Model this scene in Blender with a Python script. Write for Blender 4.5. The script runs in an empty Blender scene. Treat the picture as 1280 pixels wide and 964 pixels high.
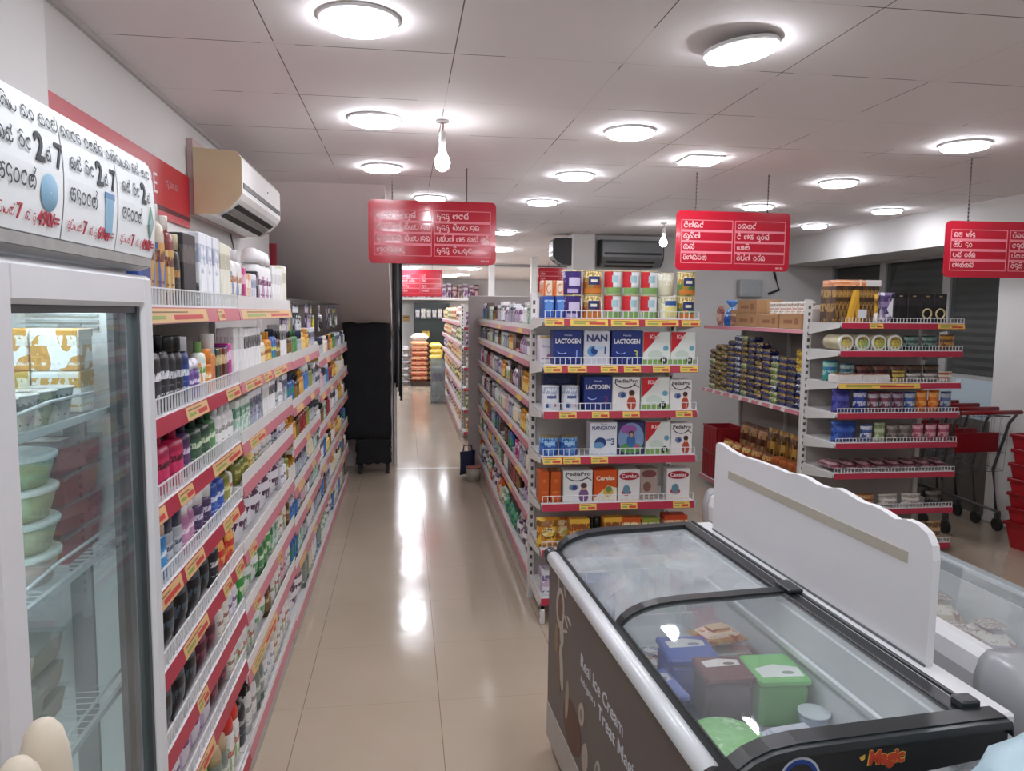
import bpy, bmesh, math, random
from mathutils import Vector, Matrix
rnd = random.Random(11)
SC = bpy.context.scene
COL = SC.collection
R = math.radians

# ------------------------------------------------------------------ camera, world, exposure
EYE = 1.75
FOC, PITCH, YAW, ROLL = 945.0, 0.0962, 0.141, 0.0096
def c2w(x, y, d):
    c, s = math.cos(ROLL), math.sin(ROLL); x, y = x*c + y*s, -x*s + y*c
    u2 = -y
    c, s = math.cos(PITCH), math.sin(PITCH); d0 = d*c + u2*s; u = -d*s + u2*c
    c, s = math.cos(YAW), math.sin(YAW)
    return Vector((x*c + d0*s, -x*s + d0*c, u))
cd = bpy.data.cameras.new('camera'); cam = bpy.data.objects.new('camera', cd); COL.objects.link(cam)
rx, ry, rz = c2w(1, 0, 0), c2w(0, -1, 0), -c2w(0, 0, 1)
m = Matrix.Identity(4)
for i in range(3):
    m[i][0], m[i][1], m[i][2] = rx[i], ry[i], rz[i]
m[2][3] = EYE
cam.matrix_world = m
cd.sensor_fit = 'HORIZONTAL'; cd.sensor_width = 36; cd.lens = FOC/1280*36; cd.clip_start = .02; cd.clip_end = 100
SC.camera = cam
SC.view_settings.view_transform = 'Standard'; SC.view_settings.look = 'None'
SC.view_settings.gamma = 1; SC.view_settings.use_curve_mapping = False
SC.view_settings.exposure = 0.0
LAMP = 54.0            # strength of the ceiling panels
w = bpy.data.worlds.new('world'); SC.world = w; w.use_nodes = True
w.node_tree.nodes['Background'].inputs[0].default_value = (.8, .85, 1, 1)
w.node_tree.nodes['Background'].inputs[1].default_value = .25

# ------------------------------------------------------------------ materials
def lin(h):
    if isinstance(h, str):
        h = h.lstrip('#'); h = ''.join(q*2 for q in h) if len(h) == 3 else h; c = [int(h[i:i+2], 16)/255 for i in (0, 2, 4)]
    else: c = [x/255 for x in h]
    return tuple(x/12.92 if x <= .04045 else ((x+.055)/1.055)**2.4 for x in c)
_M = {}
def newmat(name):
    mt = bpy.data.materials.new(name); mt.use_nodes = True
    nt = mt.node_tree; return mt, nt, nt.nodes['Principled BSDF']
def N(nt, t, **kw):
    n = nt.nodes.new(t)
    for k, v in kw.items():
        if k in n.inputs.keys(): n.inputs[k].default_value = v
        else: setattr(n, k, v)
    return n
def P(col, rough=.45, metal=0., var=.10, scale=9., bump=0., emit=0., coat=0., spec=.5):
    """plain coloured surface with a little procedural unevenness"""
    key = ('P', col, rough, metal, var, scale, bump, emit, coat)
    if key in _M: return _M[key]
    mt, nt, b = newmat('surface')
    c = lin(col)
    tc = N(nt, 'ShaderNodeTexCoord'); no = N(nt, 'ShaderNodeTexNoise', Scale=scale, Detail=3.)
    nt.links.new(tc.outputs['Object'], no.inputs['Vector'])
    mx = N(nt, 'ShaderNodeMix', data_type='RGBA')
    mx.inputs[6].default_value = (*[x*(1-var) for x in c], 1); mx.inputs[7].default_value = (*[min(1, x*(1+var*.6)) for x in c], 1)
    nt.links.new(no.outputs['Fac'], mx.inputs[0]); nt.links.new(mx.outputs[2], b.inputs['Base Color'])
    b.inputs['Roughness'].default_value = rough; b.inputs['Metallic'].default_value = metal
    b.inputs['Coat Weight'].default_value = coat
    b.inputs['Specular IOR Level'].default_value = spec
    if bump:
        bp = N(nt, 'ShaderNodeBump', Strength=bump, Distance=.01); nt.links.new(no.outputs['Fac'], bp.inputs['Height']); nt.links.new(bp.outputs[0], b.inputs['Normal'])
    if emit:
        b.inputs['Emission Color'].default_value = (*c, 1); b.inputs['Emission Strength'].default_value = emit
    _M[key] = mt; return mt
def PRN(base, ink, acc=None, rough=.4, mode=0, fine=1.):
    """printed packaging: bands of small ink marks, an accent patch, on a base colour"""
    key = ('PRN', base, ink, acc, rough, mode, fine)
    if key in _M: return _M[key]
    mt, nt, b = newmat('print')
    tc = N(nt, 'ShaderNodeTexCoord')
    oi = N(nt, 'ShaderNodeObjectInfo')
    mp = N(nt, 'ShaderNodeMapping'); mp.inputs['Scale'].default_value = (9*fine, 9*fine, 5*fine)
    nt.links.new(tc.outputs['Generated'], mp.inputs['Vector'])
    no = N(nt, 'ShaderNodeTexNoise', Scale=1., Detail=2.); nt.links.new(mp.outputs[0], no.inputs['Vector'])
    sx = N(nt, 'ShaderNodeSeparateXYZ'); nt.links.new(tc.outputs['Generated'], sx.inputs[0])
    rp = N(nt, 'ShaderNodeValToRGB'); rp.color_ramp.interpolation = 'CONSTANT'
    el = rp.color_ramp.elements
    stops = {0: [(0, .0), (.14, .55), (.2, .1), (.38, .45), (.42, .05), (.6, .62), (.84, .0)],
             1: [(0, .5), (.1, .0), (.3, .6), (.52, .1), (.7, .65), (.9, .3)],
             2: [(0, .35), (.5, .5), (.75, .6)]}[mode]
    el[0].position = 0; el[0].color = (stops[0][1],)*3+(1,)
    el[1].position = stops[1][0]; el[1].color = (stops[1][1],)*3+(1,)
    for p_, v_ in stops[2:]:
        e = el.new(p_); e.color = (v_,)*3+(1,)
    nt.links.new(sx.outputs[2], rp.inputs[0])
    ad = N(nt, 'ShaderNodeMath', operation='ADD'); nt.links.new(no.outputs['Fac'], ad.inputs[0]); nt.links.new(rp.outputs[0], ad.inputs[1])
    gt = N(nt, 'ShaderNodeMath', operation='GREATER_THAN'); gt.inputs[1].default_value = 1.06; nt.links.new(ad.outputs[0], gt.inputs[0])
    m1 = N(nt, 'ShaderNodeMix', data_type='RGBA')
    m1.inputs[6].default_value = (*lin(base), 1); m1.inputs[7].default_value = (*lin(acc or base), 1)
    vo = N(nt, 'ShaderNodeTexNoise', Scale=.33*1.0, Detail=0.); nt.links.new(mp.outputs[0], vo.inputs['Vector'])
    g2 = N(nt, 'ShaderNodeMath', operation='GREATER_THAN'); g2.inputs[1].default_value = .56; nt.links.new(vo.outputs['Fac'], g2.inputs[0])
    nt.links.new(g2.outputs[0], m1.inputs[0])
    m2 = N(nt, 'ShaderNodeMix', data_type='RGBA'); nt.links.new(gt.outputs[0], m2.inputs[0]); nt.links.new(m1.outputs[2], m2.inputs[6])
    m2.inputs[7].default_value = (*lin(ink), 1)
    nt.links.new(m2.outputs[2], b.inputs['Base Color']); b.inputs['Roughness'].default_value = rough
    _M[key] = mt; return mt
def GLASS(tint=(250, 252, 252), haze=.06, rough=.02, key=''):
    k = ('G', tint, haze, rough)
    if k in _M: return _M[k]
    mt, nt, b = newmat('glass'); out = nt.nodes['Material Output']
    nt.nodes.remove(b)
    tr = N(nt, 'ShaderNodeBsdfTransparent'); tr.inputs[0].default_value = (*lin(tint), 1)
    gl = N(nt, 'ShaderNodeBsdfGlossy'); gl.inputs['Roughness'].default_value = rough
    df = N(nt, 'ShaderNodeBsdfDiffuse'); df.inputs[0].default_value = (.75, .78, .8, 1)
    fr = N(nt, 'ShaderNodeFresnel', IOR=1.45)
    no = N(nt, 'ShaderNodeTexNoise', Scale=5.); tc = N(nt, 'ShaderNodeTexCoord'); nt.links.new(tc.outputs['Object'], no.inputs['Vector'])
    mu = N(nt, 'ShaderNodeMath', operation='MULTIPLY'); mu.inputs[1].default_value = haze*2; nt.links.new(no.outputs['Fac'], mu.inputs[0])
    a = N(nt, 'ShaderNodeMixShader'); nt.links.new(mu.outputs[0], a.inputs[0]); nt.links.new(tr.outputs[0], a.inputs[1]); nt.links.new(df.outputs[0], a.inputs[2])
    c = N(nt, 'ShaderNodeMixShader'); ge = N(nt, 'ShaderNodeNewGeometry'); iv = N(nt, 'ShaderNodeMath', operation='SUBTRACT'); iv.inputs[0].default_value = 1.; nt.links.new(ge.outputs['Backfacing'], iv.inputs[1])
    fm = N(nt, 'ShaderNodeMath', operation='MULTIPLY'); nt.links.new(fr.outputs[0], fm.inputs[0]); nt.links.new(iv.outputs[0], fm.inputs[1])
    nt.links.new(fm.outputs[0], c.inputs[0]); nt.links.new(a.outputs[0], c.inputs[1]); nt.links.new(gl.outputs[0], c.inputs[2])
    nt.links.new(c.outputs[0], out.inputs[0])
    _M[k] = mt; return mt
def EMIT(col, s):
    k = ('E', col, s)
    if k in _M: return _M[k]
    mt, nt, b = newmat('lamp_light')
    b.inputs['Base Color'].default_value = (.9, .9, .9, 1)
    b.inputs['Emission Color'].default_value = (*lin(col), 1); b.inputs['Emission Strength'].default_value = s
    _M[k] = mt; return mt

# ------------------------------------------------------------------ mesh builder
class MB:
    def __init__(s): s.v = []; s.f = []; s.m = []; s.sm = []; s.mats = []
    def mi(s, mat):
        if mat not in s.mats: s.mats.append(mat)
        return s.mats.index(mat)
    def face(s, idx, mat, sm=False): s.f.append(tuple(idx)); s.m.append(s.mi(mat)); s.sm.append(sm)
    def add(s, pts): n = len(s.v); s.v += [Vector(p) for p in pts]; return n
    def box(s, x0, x1, y0, y1, z0, z1, mat, bev=0.):
        lo, hi = (x0, y0, z0), (x1, y1, z1)
        if bev <= 0:
            n = s.add([(x, y, z) for x in (x0, x1) for y in (y0, y1) for z in (z0, z1)])
            for q in ((0,1,3,2),(4,6,7,5),(0,4,5,1),(2,3,7,6),(0,2,6,4),(1,5,7,3)): s.face([n+i for i in q], mat)
            return s
        bev = min(bev, .49*min(x1-x0, y1-y0, z1-z0))
        ids = {}
        for c in range(8):
            sg = ((c >> 2) & 1, (c >> 1) & 1, c & 1)
            for a in range(3):
                p = [(hi[k] if sg[k] else lo[k]) + (0 if k == a else (-bev if sg[k] else bev)) for k in range(3)]
                ids[(sg, a)] = s.add([p])
        for a in range(3):
            b, c = (a+1) % 3, (a+2) % 3
            for sd in (0, 1):
                cs = []
                for (i, j) in ((0,0),(1,0),(1,1),(0,1)):
                    sg = [0,0,0]; sg[a] = sd; sg[b] = i; sg[c] = j; cs.append(ids[(tuple(sg), a)])
                s.face(cs if sd else cs[::-1], mat)
            for i in (0, 1):
                for j in (0, 1):
                    g0 = [0,0,0]; g0[b] = i; g0[c] = j; g1 = list(g0); g1[a] = 1
                    s.face([ids[(tuple(g0), b)], ids[(tuple(g1), b)], ids[(tuple(g1), c)], ids[(tuple(g0), c)]], mat)
        for c in range(8):
            sg = ((c >> 2) & 1, (c >> 1) & 1, c & 1); s.face([ids[(sg, a)] for a in range(3)], mat)
        return s
    def lathe(s, prof, mat, cx=0, cy=0, n=14, sx=1., sy=1., a0=0, a1=360, power=2., sm=True, cap=True):
        """prof [(r,z)] about the z axis; superellipse section with half axes r*sx, r*sy"""
        full = abs(a1-a0) >= 360
        k = n if full else n+1
        rows = []
        for r, z in prof:
            row = []
            for i in range(k):
                t = R(a0 + (a1-a0)*i/n); c, q = math.cos(t), math.sin(t)
                e = 2./power
                row.append((cx + r*sx*math.copysign(abs(c)**e, c), cy + r*sy*math.copysign(abs(q)**e, q), z))
            rows.append(s.add(row))
        for a, b in zip(rows, rows[1:]):
            for i in range(n):
                j = (i+1) % k
                s.face((a+i, a+j, b+j, b+i), mat, sm)
        if cap and full:
            s.face([rows[0]+i for i in range(k)][::-1], mat); s.face([rows[-1]+i for i in range(k)], mat)
        return s
    def tube(s, pts, r, mat, n=8, closed=False, sm=True):
        pts = [Vector(p) for p in pts]; rows = []
        up = Vector((0, 0, 1)); L = len(pts)
        for i, p in enumerate(pts):
            a = pts[(i-1) % L] if (closed or i) else p; b = pts[(i+1) % L] if (closed or i < L-1) else p
            t = (b-a).normalized(); u = t.cross(up)
            if u.length < 1e-3: u = t.cross(Vector((0, 1, 0)))
            u.normalize(); w_ = u.cross(t)
            rows.append(s.add([p + u*r*math.cos(2*math.pi*k/n) + w_*r*math.sin(2*math.pi*k/n) for k in range(n)]))
        prs = list(zip(rows, rows[1:])) + ([(rows[-1], rows[0])] if closed else [])
        for a, b in prs:
            for k in range(n): s.face((a+k, a+(k+1) % n, b+(k+1) % n, b+k), mat, sm)
        if not closed:
            s.face([rows[0]+k for k in range(n)][::-1], mat); s.face([rows[-1]+k for k in range(n)], mat)
        return s
    def rod(s, a, b, w, mat):     # thin square bar between two points
        return s.tube([a, b], w*.7, mat, n=4, sm=False)
    def prism(s, poly, h0, h1, mat, axis='y', side=None):
        """extrude a 2D outline: axis y -> (x,z), axis x -> (y,z), axis z -> (x,y)"""
        f = {'y': lambda p, h: (p[0], h, p[1]), 'x': lambda p, h: (h, p[0], p[1]), 'z': lambda p, h: (p[0], p[1], h)}[axis]
        n = len(poly); a = s.add([f(p, h0) for p in poly]); b = s.add([f(p, h1) for p in poly])
        for i in range(n): s.face((a+i, a+(i+1) % n, b+(i+1) % n, b+i), side or mat)
        s.face([a+i for i in range(n)][::-1], mat); s.face([b+i for i in range(n)], mat)
        return s
    def quad(s, pts, mat): n = s.add(pts); s.face(range(n, n+len(pts)), mat); return s
    def pillow(s, w, d, z0, z1, mat, nx=7, nz=7, wav=.0, crimp=.12):
        """sealed pouch: flat crimped ends top and bottom, swollen middle"""
        fr, bk = [], []
        for sgn, store in ((-1, fr), (1, bk)):
            for j in range(nz+1):
                v = j/nz; row = []
                for i in range(nx+1):
                    u = i/nx; e = max(0., min(1., min(v, 1-v)/crimp-.4)) if crimp else 1
                    th = d*.5*(math.sin(math.pi*u)**.6)*(math.sin(math.pi*v)**.45)*min(1, e) + .0012
                    th *= 1 + wav*math.sin(7*u+5*v)
                    x = (u-.5)*w*(1 - .05*math.sin(math.pi*v))
                    row.append((x, sgn*th, z0+(z1-z0)*v))
                store.append(s.add(row))
        for rows in (fr, bk):
            for j in range(nz):
                for i in range(nx): s.face((rows[j]+i, rows[j]+i+1, rows[j+1]+i+1, rows[j+1]+i), mat, True)
        for j in range(nz):
            s.face((fr[j], fr[j+1], bk[j+1], bk[j]), mat); s.face((fr[j]+nx, fr[j+1]+nx, bk[j+1]+nx, bk[j]+nx), mat)
        for r_, q in ((0, 0), (nz, 0)):
            for i in range(nx): s.face((fr[r_]+i, fr[r_]+i+1, bk[r_]+i+1, bk[r_]+i), mat)
        return s
    def merge(s, o, M=None):
        n = len(s.v); s.v += [M @ v if M else v for v in o.v]
        for f, k, q in zip(o.f, o.m, o.sm): s.face([i+n for i in f], o.mats[k], q)
        return s
    def xf(s, M): s.v = [M @ v for v in s.v]; return s
    def mesh(s, name='mesh', recalc=True):
        me = bpy.data.meshes.new(name); me.from_pydata(s.v, [], s.f)
        for mt in s.mats: me.materials.append(mt)
        me.polygons.foreach_set('material_index', s.m); me.polygons.foreach_set('use_smooth', s.sm)
        if recalc:
            bm = bmesh.new(); bm.from_mesh(me); bmesh.ops.recalc_face_normals(bm, faces=bm.faces); bm.to_mesh(me); bm.free()
        me.update(); return me
    def build(s, name, parent=None, M=None, **pr):
        return link(name, s.mesh(name), parent, M, **pr)
def link(name, me, parent=None, M=None, **pr):
    o = bpy.data.objects.new(name, me); COL.objects.link(o)
    if parent is not None: o.parent = parent
    if M is not None: o.matrix_local = M
    for k, v in pr.items():
        if v is not None: o[k] = v
    return o
_LAB = {}
def tag(o, label, cat, group=None):
    nw = len(label.split())
    if nw > 16 or nw < 4: print('LABELLEN', nw, label)
    if label in _LAB: print('DUPLABEL', label)
    _LAB[label] = 1
    o['label'] = label; o['category'] = cat
    if group: o['group'] = group
    return o
def thing(name, label, cat, M=None, group=None):
    o = bpy.data.objects.new(name, None); o.empty_display_size = .05; COL.objects.link(o)
    if M is not None: o.matrix_world = M
    return tag(o, label, cat, group)
def struct(name, mb): return mb.build(name, kind='structure')
def TR(x=0, y=0, z=0, rz=0, rx=0, ry=0):
    return Matrix.Translation((x, y, z)) @ Matrix.Rotation(R(rz), 4, 'Z') @ Matrix.Rotation(R(ry), 4, 'Y') @ Matrix.Rotation(R(rx), 4, 'X')

# ------------------------------------------------------------------ lettering
_FC = {}
def text_mb(body, size, mat, align='CENTER', bold=0., ext=.0006, width=None, shear=0.):
    """flat lettering in the x-z plane facing -y, centred on the origin; returns an MB"""
    cu = bpy.data.curves.new('t', 'FONT'); cu.body = body; cu.size = size; cu.align_x = align; cu.align_y = 'CENTER'
    cu.offset = bold*size; cu.extrude = ext; cu.shear = shear; cu.resolution_u = 3
    ob = bpy.data.objects.new('t', cu); COL.objects.link(ob)
    dg = bpy.context.evaluated_depsgraph_get(); me = bpy.data.meshes.new_from_object(ob.evaluated_get(dg))
    bpy.data.objects.remove(ob); bpy.data.curves.remove(cu)
    mb = MB(); xs = [v.co.x for v in me.vertices]
    sc = (width/(max(xs)-min(xs))) if (width and xs) else 1.
    mb.add([(v.co.x*sc, -v.co.z, v.co.y) for v in me.vertices])
    for p in me.polygons: mb.face(list(p.vertices), mat)
    bpy.data.meshes.remove(me); return mb
def el(cx, cy, rx, ry, a0, a1, n=9):
    return [(cx+rx*math.cos(R(a0+(a1-a0)*i/n)), cy+ry*math.sin(R(a0+(a1-a0)*i/n))) for i in range(n+1)]
# stroke shapes of the Sinhala letters seen on the signs (x right, y up, x-height 1)
GL = {
 'ක': (1.25, [el(.28,.32,.27,.32,80,420), el(.55,.6,.4,.42,190,10), el(.92,.35,.28,.36,60,-200)]),
 'ග': (1.0, [el(.2,.25,.2,.25,0,360), el(.45,.45,.42,.55,210,-20), el(.72,.2,.17,.2,30,-200)]),
 'ත': (1.1, [el(.25,.3,.25,.3,40,380), el(.5,.55,.4,.45,170,0), el(.7,.35,.3,.35,0,-150)]),
 'ද': (.8, [el(.4,.62,.34,.38,20,270), el(.4,.1,.34,.3,90,-60)]),
 'ඳ': (.9, [el(.4,.62,.34,.38,20,270), el(.4,.1,.34,.3,90,-60), el(.8,.5,.15,.3,90,-120)]),
 'න': (1.0, [el(.3,.28,.2,.26,0,360), el(.48,.45,.45,.55,200,-30), el(.75,.2,.16,.2,30,-180)]),
 'ප': (1.0, [el(.45,.4,.43,.42,130,410), el(.15,.8,.12,.15,0,300)]),
 'බ': (1.0, [el(.45,.45,.42,.45,60,330), el(.65,.75,.2,.2,-60,200)]),
 'ම': (1.1, [el(.28,.28,.26,.28,0,360), el(.75,.45,.3,.45,120,-200), el(.3,.75,.25,.25,250,0)]),
 'ය': (1.2, [el(.25,.55,.2,.4,150,340), el(.72,.4,.42,.42,150,380), el(.25,.2,.16,.18,0,300)]),
 'ර': (.75, [el(.35,.34,.3,.34,110,430), el(.4,.85,.25,.18,200,20)]),
 'ල': (1.15, [el(.35,.4,.33,.4,60,330), el(.75,.4,.35,.45,180,-90), el(.55,.65,.15,.2,0,360)]),
 'ව': (.9, [el(.42,.42,.38,.42,140,480), el(.42,.7,.2,.18,180,0)]),
 'ස': (1.2, [el(.25,.45,.22,.42,100,330), el(.62,.4,.3,.4,170,-60), el(.95,.5,.2,.45,120,-60)]),
 'ෂ': (1.1, [el(.3,.4,.28,.4,100,400), el(.75,.4,.3,.42,140,480)]),
 'හ': (1.0, [el(.3,.5,.26,.45,20,300), el(.65,.3,.28,.3,160,-120), el(.75,.85,.2,.12,180,0)]),
 'ට': (.9, [el(.42,.45,.38,.45,40,320), el(.55,.75,.2,.2,-30,180)]),
 'ඩ': (.9, [el(.4,.62,.34,.36,30,270), el(.42,.15,.34,.3,90,-120)]),
 'ජ': (1.2, [el(.3,.4,.28,.4,60,400), el(.8,.4,.33,.42,140,440), el(.3,.1,.2,.2,180,360)]),
 'ණ': (1.2, [el(.25,.3,.2,.28,0,360), el(.6,.4,.25,.5,150,-20), el(.95,.4,.2,.4,150,-120)]),
 'ළ': (.9, [el(.4,.5,.34,.45,90,300), el(.55,.2,.3,.3,120,-100), el(.5,-.3,.25,.2,90,-90)]),
 'ඔ': (1.1, [el(.35,.4,.33,.4,60,420), el(.75,.45,.28,.45,180,-120)]),
 'අ': (1.3, [el(.3,.4,.28,.4,30,390), el(.75,.45,.3,.45,170,-90), [(1.15,-.2),(1.15,1.1)]]),
}
VS = {'ි': [el(.5,1.12,.3,.22,170,10)], 'ී': [el(.5,1.12,.3,.25,170,-90)], 'ු': [el(.7,-.2,.25,.25,80,-150)], 'ූ': [el(.7,-.2,.35,.28,100,-180)],
      '්': [[(.75,.95),(.95,1.35),(.7,1.4)]], 'ැ': [[(1.08,1.0),(1.2,.6),(1.1,.1)]]}
def sinhala_mb(txt, size, mat, thick=.13, align='LEFT', ext=.0008, width=None):
    mb = MB(); x = lastx = 0.; lastw = 1.
    txt = txt.replace('ච', 'ව').replace('ද්‍ර', 'ද')
    def stroke(pts, ox):
        P_ = [Vector((ox+p[0], p[1])) for p in pts]; n = len(P_); rows = []
        for i in range(n):
            t = (P_[min(i+1, n-1)]-P_[max(i-1, 0)]).normalized(); nr = Vector((-t.y, t.x))*thick*.5
            a, b = P_[i]+nr, P_[i]-nr
            rows.append(mb.add([(a.x, -ext, a.y), (b.x, -ext, b.y)]))
        for a, b in zip(rows, rows[1:]): mb.face((a, a+1, b+1, b), mat)
    for ch in txt:
        if ch == ' ': x += .7
        elif ch in GL:
            wd, st = GL[ch]; lastx, lastw = x, wd
            for q in st: stroke(q, x)
            x += wd+.14
        elif ch == 'ා':
            stroke(el(.15,.5,.2,.5,60,-90), x); x += .45
        elif ch == 'ෙ':
            stroke(el(.2,.35,.17,.3,0,360), x); stroke(el(.25,.6,.25,.3,180,40), x); x += .6
        elif ch in VS:
            for q in VS[ch]: stroke([(p[0]*lastw, p[1]) for p in q], lastx)
    if not mb.v: return mb
    x0, x1 = min(v.x for v in mb.v), max(v.x for v in mb.v)
    sc = size if not width else width/(x1-x0)
    off = {'LEFT': x0, 'CENTER': (x0+x1)/2}[align]
    mb.v = [Vector(((v.x-off)*sc, v.y, (v.z-.4)*size)) for v in mb.v]
    return mb
# ------------------------------------------------------------------ room shell
CZ = 2.635
def floor_mat():
    mt, nt, b = newmat('floor_tiles')
    tc = N(nt, 'ShaderNodeTexCoord'); sp = N(nt, 'ShaderNodeSeparateXYZ'); nt.links.new(tc.outputs['Object'], sp.inputs[0])
    def line(out, off, wd):
        a = N(nt, 'ShaderNodeMath', operation='ADD'); a.inputs[1].default_value = off; nt.links.new(out, a.inputs[0])
        d = N(nt, 'ShaderNodeMath', operation='DIVIDE'); d.inputs[1].default_value = .6; nt.links.new(a.outputs[0], d.inputs[0])
        f = N(nt, 'ShaderNodeMath', operation='FRACT'); nt.links.new(d.outputs[0], f.inputs[0])
        l = N(nt, 'ShaderNodeMath', operation='LESS_THAN'); l.inputs[1].default_value = wd/.6; nt.links.new(f.outputs[0], l.inputs[0]); return l.outputs[0]
    l1 = line(sp.outputs[0], .455+6.0, .0035); l2 = line(sp.outputs[1], 6.0+.32, .0012)
    mx = N(nt, 'ShaderNodeMath', operation='MAXIMUM'); nt.links.new(l1, mx.inputs[0]); nt.links.new(l2, mx.inputs[1])
    no = N(nt, 'ShaderNodeTexNoise', Scale=1.3, Detail=5.); nt.links.new(tc.outputs['Object'], no.inputs['Vector'])
    c = N(nt, 'ShaderNodeMix', data_type='RGBA'); c.inputs[6].default_value = (*lin((172,156,137)), 1); c.inputs[7].default_value = (*lin((190,175,156)), 1)
    nt.links.new(no.outputs['Fac'], c.inputs[0])
    g = N(nt, 'ShaderNodeMix', data_type='RGBA'); nt.links.new(mx.outputs[0], g.inputs[0]); nt.links.new(c.outputs[2], g.inputs[6]); g.inputs[7].default_value = (*lin((132,119,105)), 1)
    nt.links.new(g.outputs[2], b.inputs['Base Color'])
    n2 = N(nt, 'ShaderNodeTexNoise', Scale=4., Detail=6.); nt.links.new(tc.outputs['Object'], n2.inputs['Vector'])
    mr = N(nt, 'ShaderNodeMapRange'); mr.inputs[3].default_value = .07; mr.inputs[4].default_value = .2; nt.links.new(n2.outputs['Fac'], mr.inputs[0]); nt.links.new(mr.outputs[0], b.inputs['Roughness'])
    n3 = N(nt, 'ShaderNodeTexNoise', Scale=7., Detail=2.); nt.links.new(tc.outputs['Object'], n3.inputs['Vector'])
    bp = N(nt, 'ShaderNodeBump', Strength=.06, Distance=.02); nt.links.new(n3.outputs['Fac'], bp.inputs['Height']); nt.links.new(bp.outputs[0], b.inputs['Normal'])
    b.inputs['Specular IOR Level'].default_value = .6
    return mt
def ceil_mat():
    mt, nt, b = newmat('ceiling_tiles')
    tc = N(nt, 'ShaderNodeTexCoord'); sp = N(nt, 'ShaderNodeSeparateXYZ'); nt.links.new(tc.outputs['Object'], sp.inputs[0])
    def line(out, off, wd):
        a = N(nt, 'ShaderNodeMath', operation='ADD'); a.inputs[1].default_value = off; nt.links.new(out, a.inputs[0])
        d = N(nt, 'ShaderNodeMath', operation='DIVIDE'); d.inputs[1].default_value = .6; nt.links.new(a.outputs[0], d.inputs[0])
        f = N(nt, 'ShaderNodeMath', operation='FRACT'); nt.links.new(d.outputs[0], f.inputs[0])
        l = N(nt, 'ShaderNodeMath', operation='LESS_THAN'); l.inputs[1].default_value = wd/.6; nt.links.new(f.outputs[0], l.inputs[0]); return l.outputs[0]
    no = N(nt, 'ShaderNodeTexNoise', Scale=1.7, Detail=2.); nt.links.new(tc.outputs['Object'], no.inputs['Vector'])
    gt = N(nt, 'ShaderNodeMath', operation='GREATER_THAN'); gt.inputs[1].default_value = .5; nt.links.new(no.outputs['Fac'], gt.inputs[0])
    mx = N(nt, 'ShaderNodeMath', operation='MAXIMUM')
    nt.links.new(line(sp.outputs[0], .43+6.0, .004), mx.inputs[0]); nt.links.new(line(sp.outputs[1], 6.0-.30, .005), mx.inputs[1])
    mu = N(nt, 'ShaderNodeMath', operation='MULTIPLY'); nt.links.new(mx.outputs[0], mu.inputs[0]); nt.links.new(gt.outputs[0], mu.inputs[1])
    # pale seam rim beside the dark gap
    n2 = N(nt, 'ShaderNodeTexNoise', Scale=.8, Detail=3.); nt.links.new(tc.outputs['Object'], n2.inputs['Vector'])
    c = N(nt, 'ShaderNodeMix', data_type='RGBA'); c.inputs[6].default_value = (*lin((232,224,223)), 1); c.inputs[7].default_value = (*lin((242,236,235)), 1); nt.links.new(n2.outputs['Fac'], c.inputs[0])
    g0 = N(nt, 'ShaderNodeMix', data_type='RGBA'); nt.links.new(mx.outputs[0], g0.inputs[0]); nt.links.new(c.outputs[2], g0.inputs[6]); g0.inputs[7].default_value = (*lin((222,214,212)), 1)
    g = N(nt, 'ShaderNodeMix', data_type='RGBA'); nt.links.new(mu.outputs[0], g.inputs[0]); nt.links.new(g0.outputs[2], g.inputs[6]); g.inputs[7].default_value = (*lin((104,98,96)), 1)
    nt.links.new(g.outputs[2], b.inputs['Base Color']); b.inputs['Roughness'].default_value = .75
    return mt
WALL = P('d8d5d2', .7, var=.04, scale=1.5); WALLG = P('e0d6d4', .75, var=.05, scale=1.); WHITEP = P('e4e2df', .6, var=.03)
BLUEW = P('c4d4dc', .6, var=.03)
struct('floor', MB().box(-1.9, 6.2, -3.2, 21.2, -.1, 0, floor_mat()))
struct('ceiling', MB().box(-1.9, 6.2, -3.2, 21.2, CZ, CZ+.1, ceil_mat()))
struct('wall_left', MB().box(-1.25, -1.0, -3.2, 5.9, 0, CZ, WALL).box(-1.9, -1.8, 5.9, 8.6, 0, CZ, WALLG))
struct('trim_1', MB().box(-1.0, -.955, .2, 2.27, 0, CZ, WHITEP).box(-1.0, -.985, 2.27, 5.9, CZ-.02, CZ, P('b9b3b0')))
struct('wall_cross', MB().box(-1.9, -.13, 8.62, 8.72, 0, CZ, WALLG))
struct('wall_back', MB().box(2.12, 6.2, 8.5, 8.65, 0, CZ, WALL))
struct('wall_passage', MB().box(-.25, -.15, 8.72, 20.6, 0, CZ, WALL))
struct('wall_far', MB().box(-.25, 6.2, 20.6, 20.75, 0, CZ, WALL))
struct('wall_right', MB().box(5.05, 5.2, 4.0, 8.5, .84, 1.19, BLUEW).box(5.05, 5.2, 4.0, 8.5, 0, .84, P('6f6862', .6, var=.08)).box(5.05, 5.2, 4.0, 8.5, 2.34, CZ, WALL).box(5.05, 5.2, -3.2, 4.0, 0, CZ, WALL).box(5.05, 5.2, 8.65, 20.6, 0, CZ, WALL))
struct('wall_rear', MB().box(-1.25, 5.2, -3.25, -3.15, 0, CZ, WALL))
struct('trim_2', MB().box(4.4, 5.05, -3.2, 8.5, 2.335, CZ, P('d6d3d0', .7, var=.03)))         # bulkhead along the right wall
struct('trim_3', MB().box(4.93, 5.05, 5.2, 5.76, 0, 2.335, WHITEP, .01))                       # white column by the shutters
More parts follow.
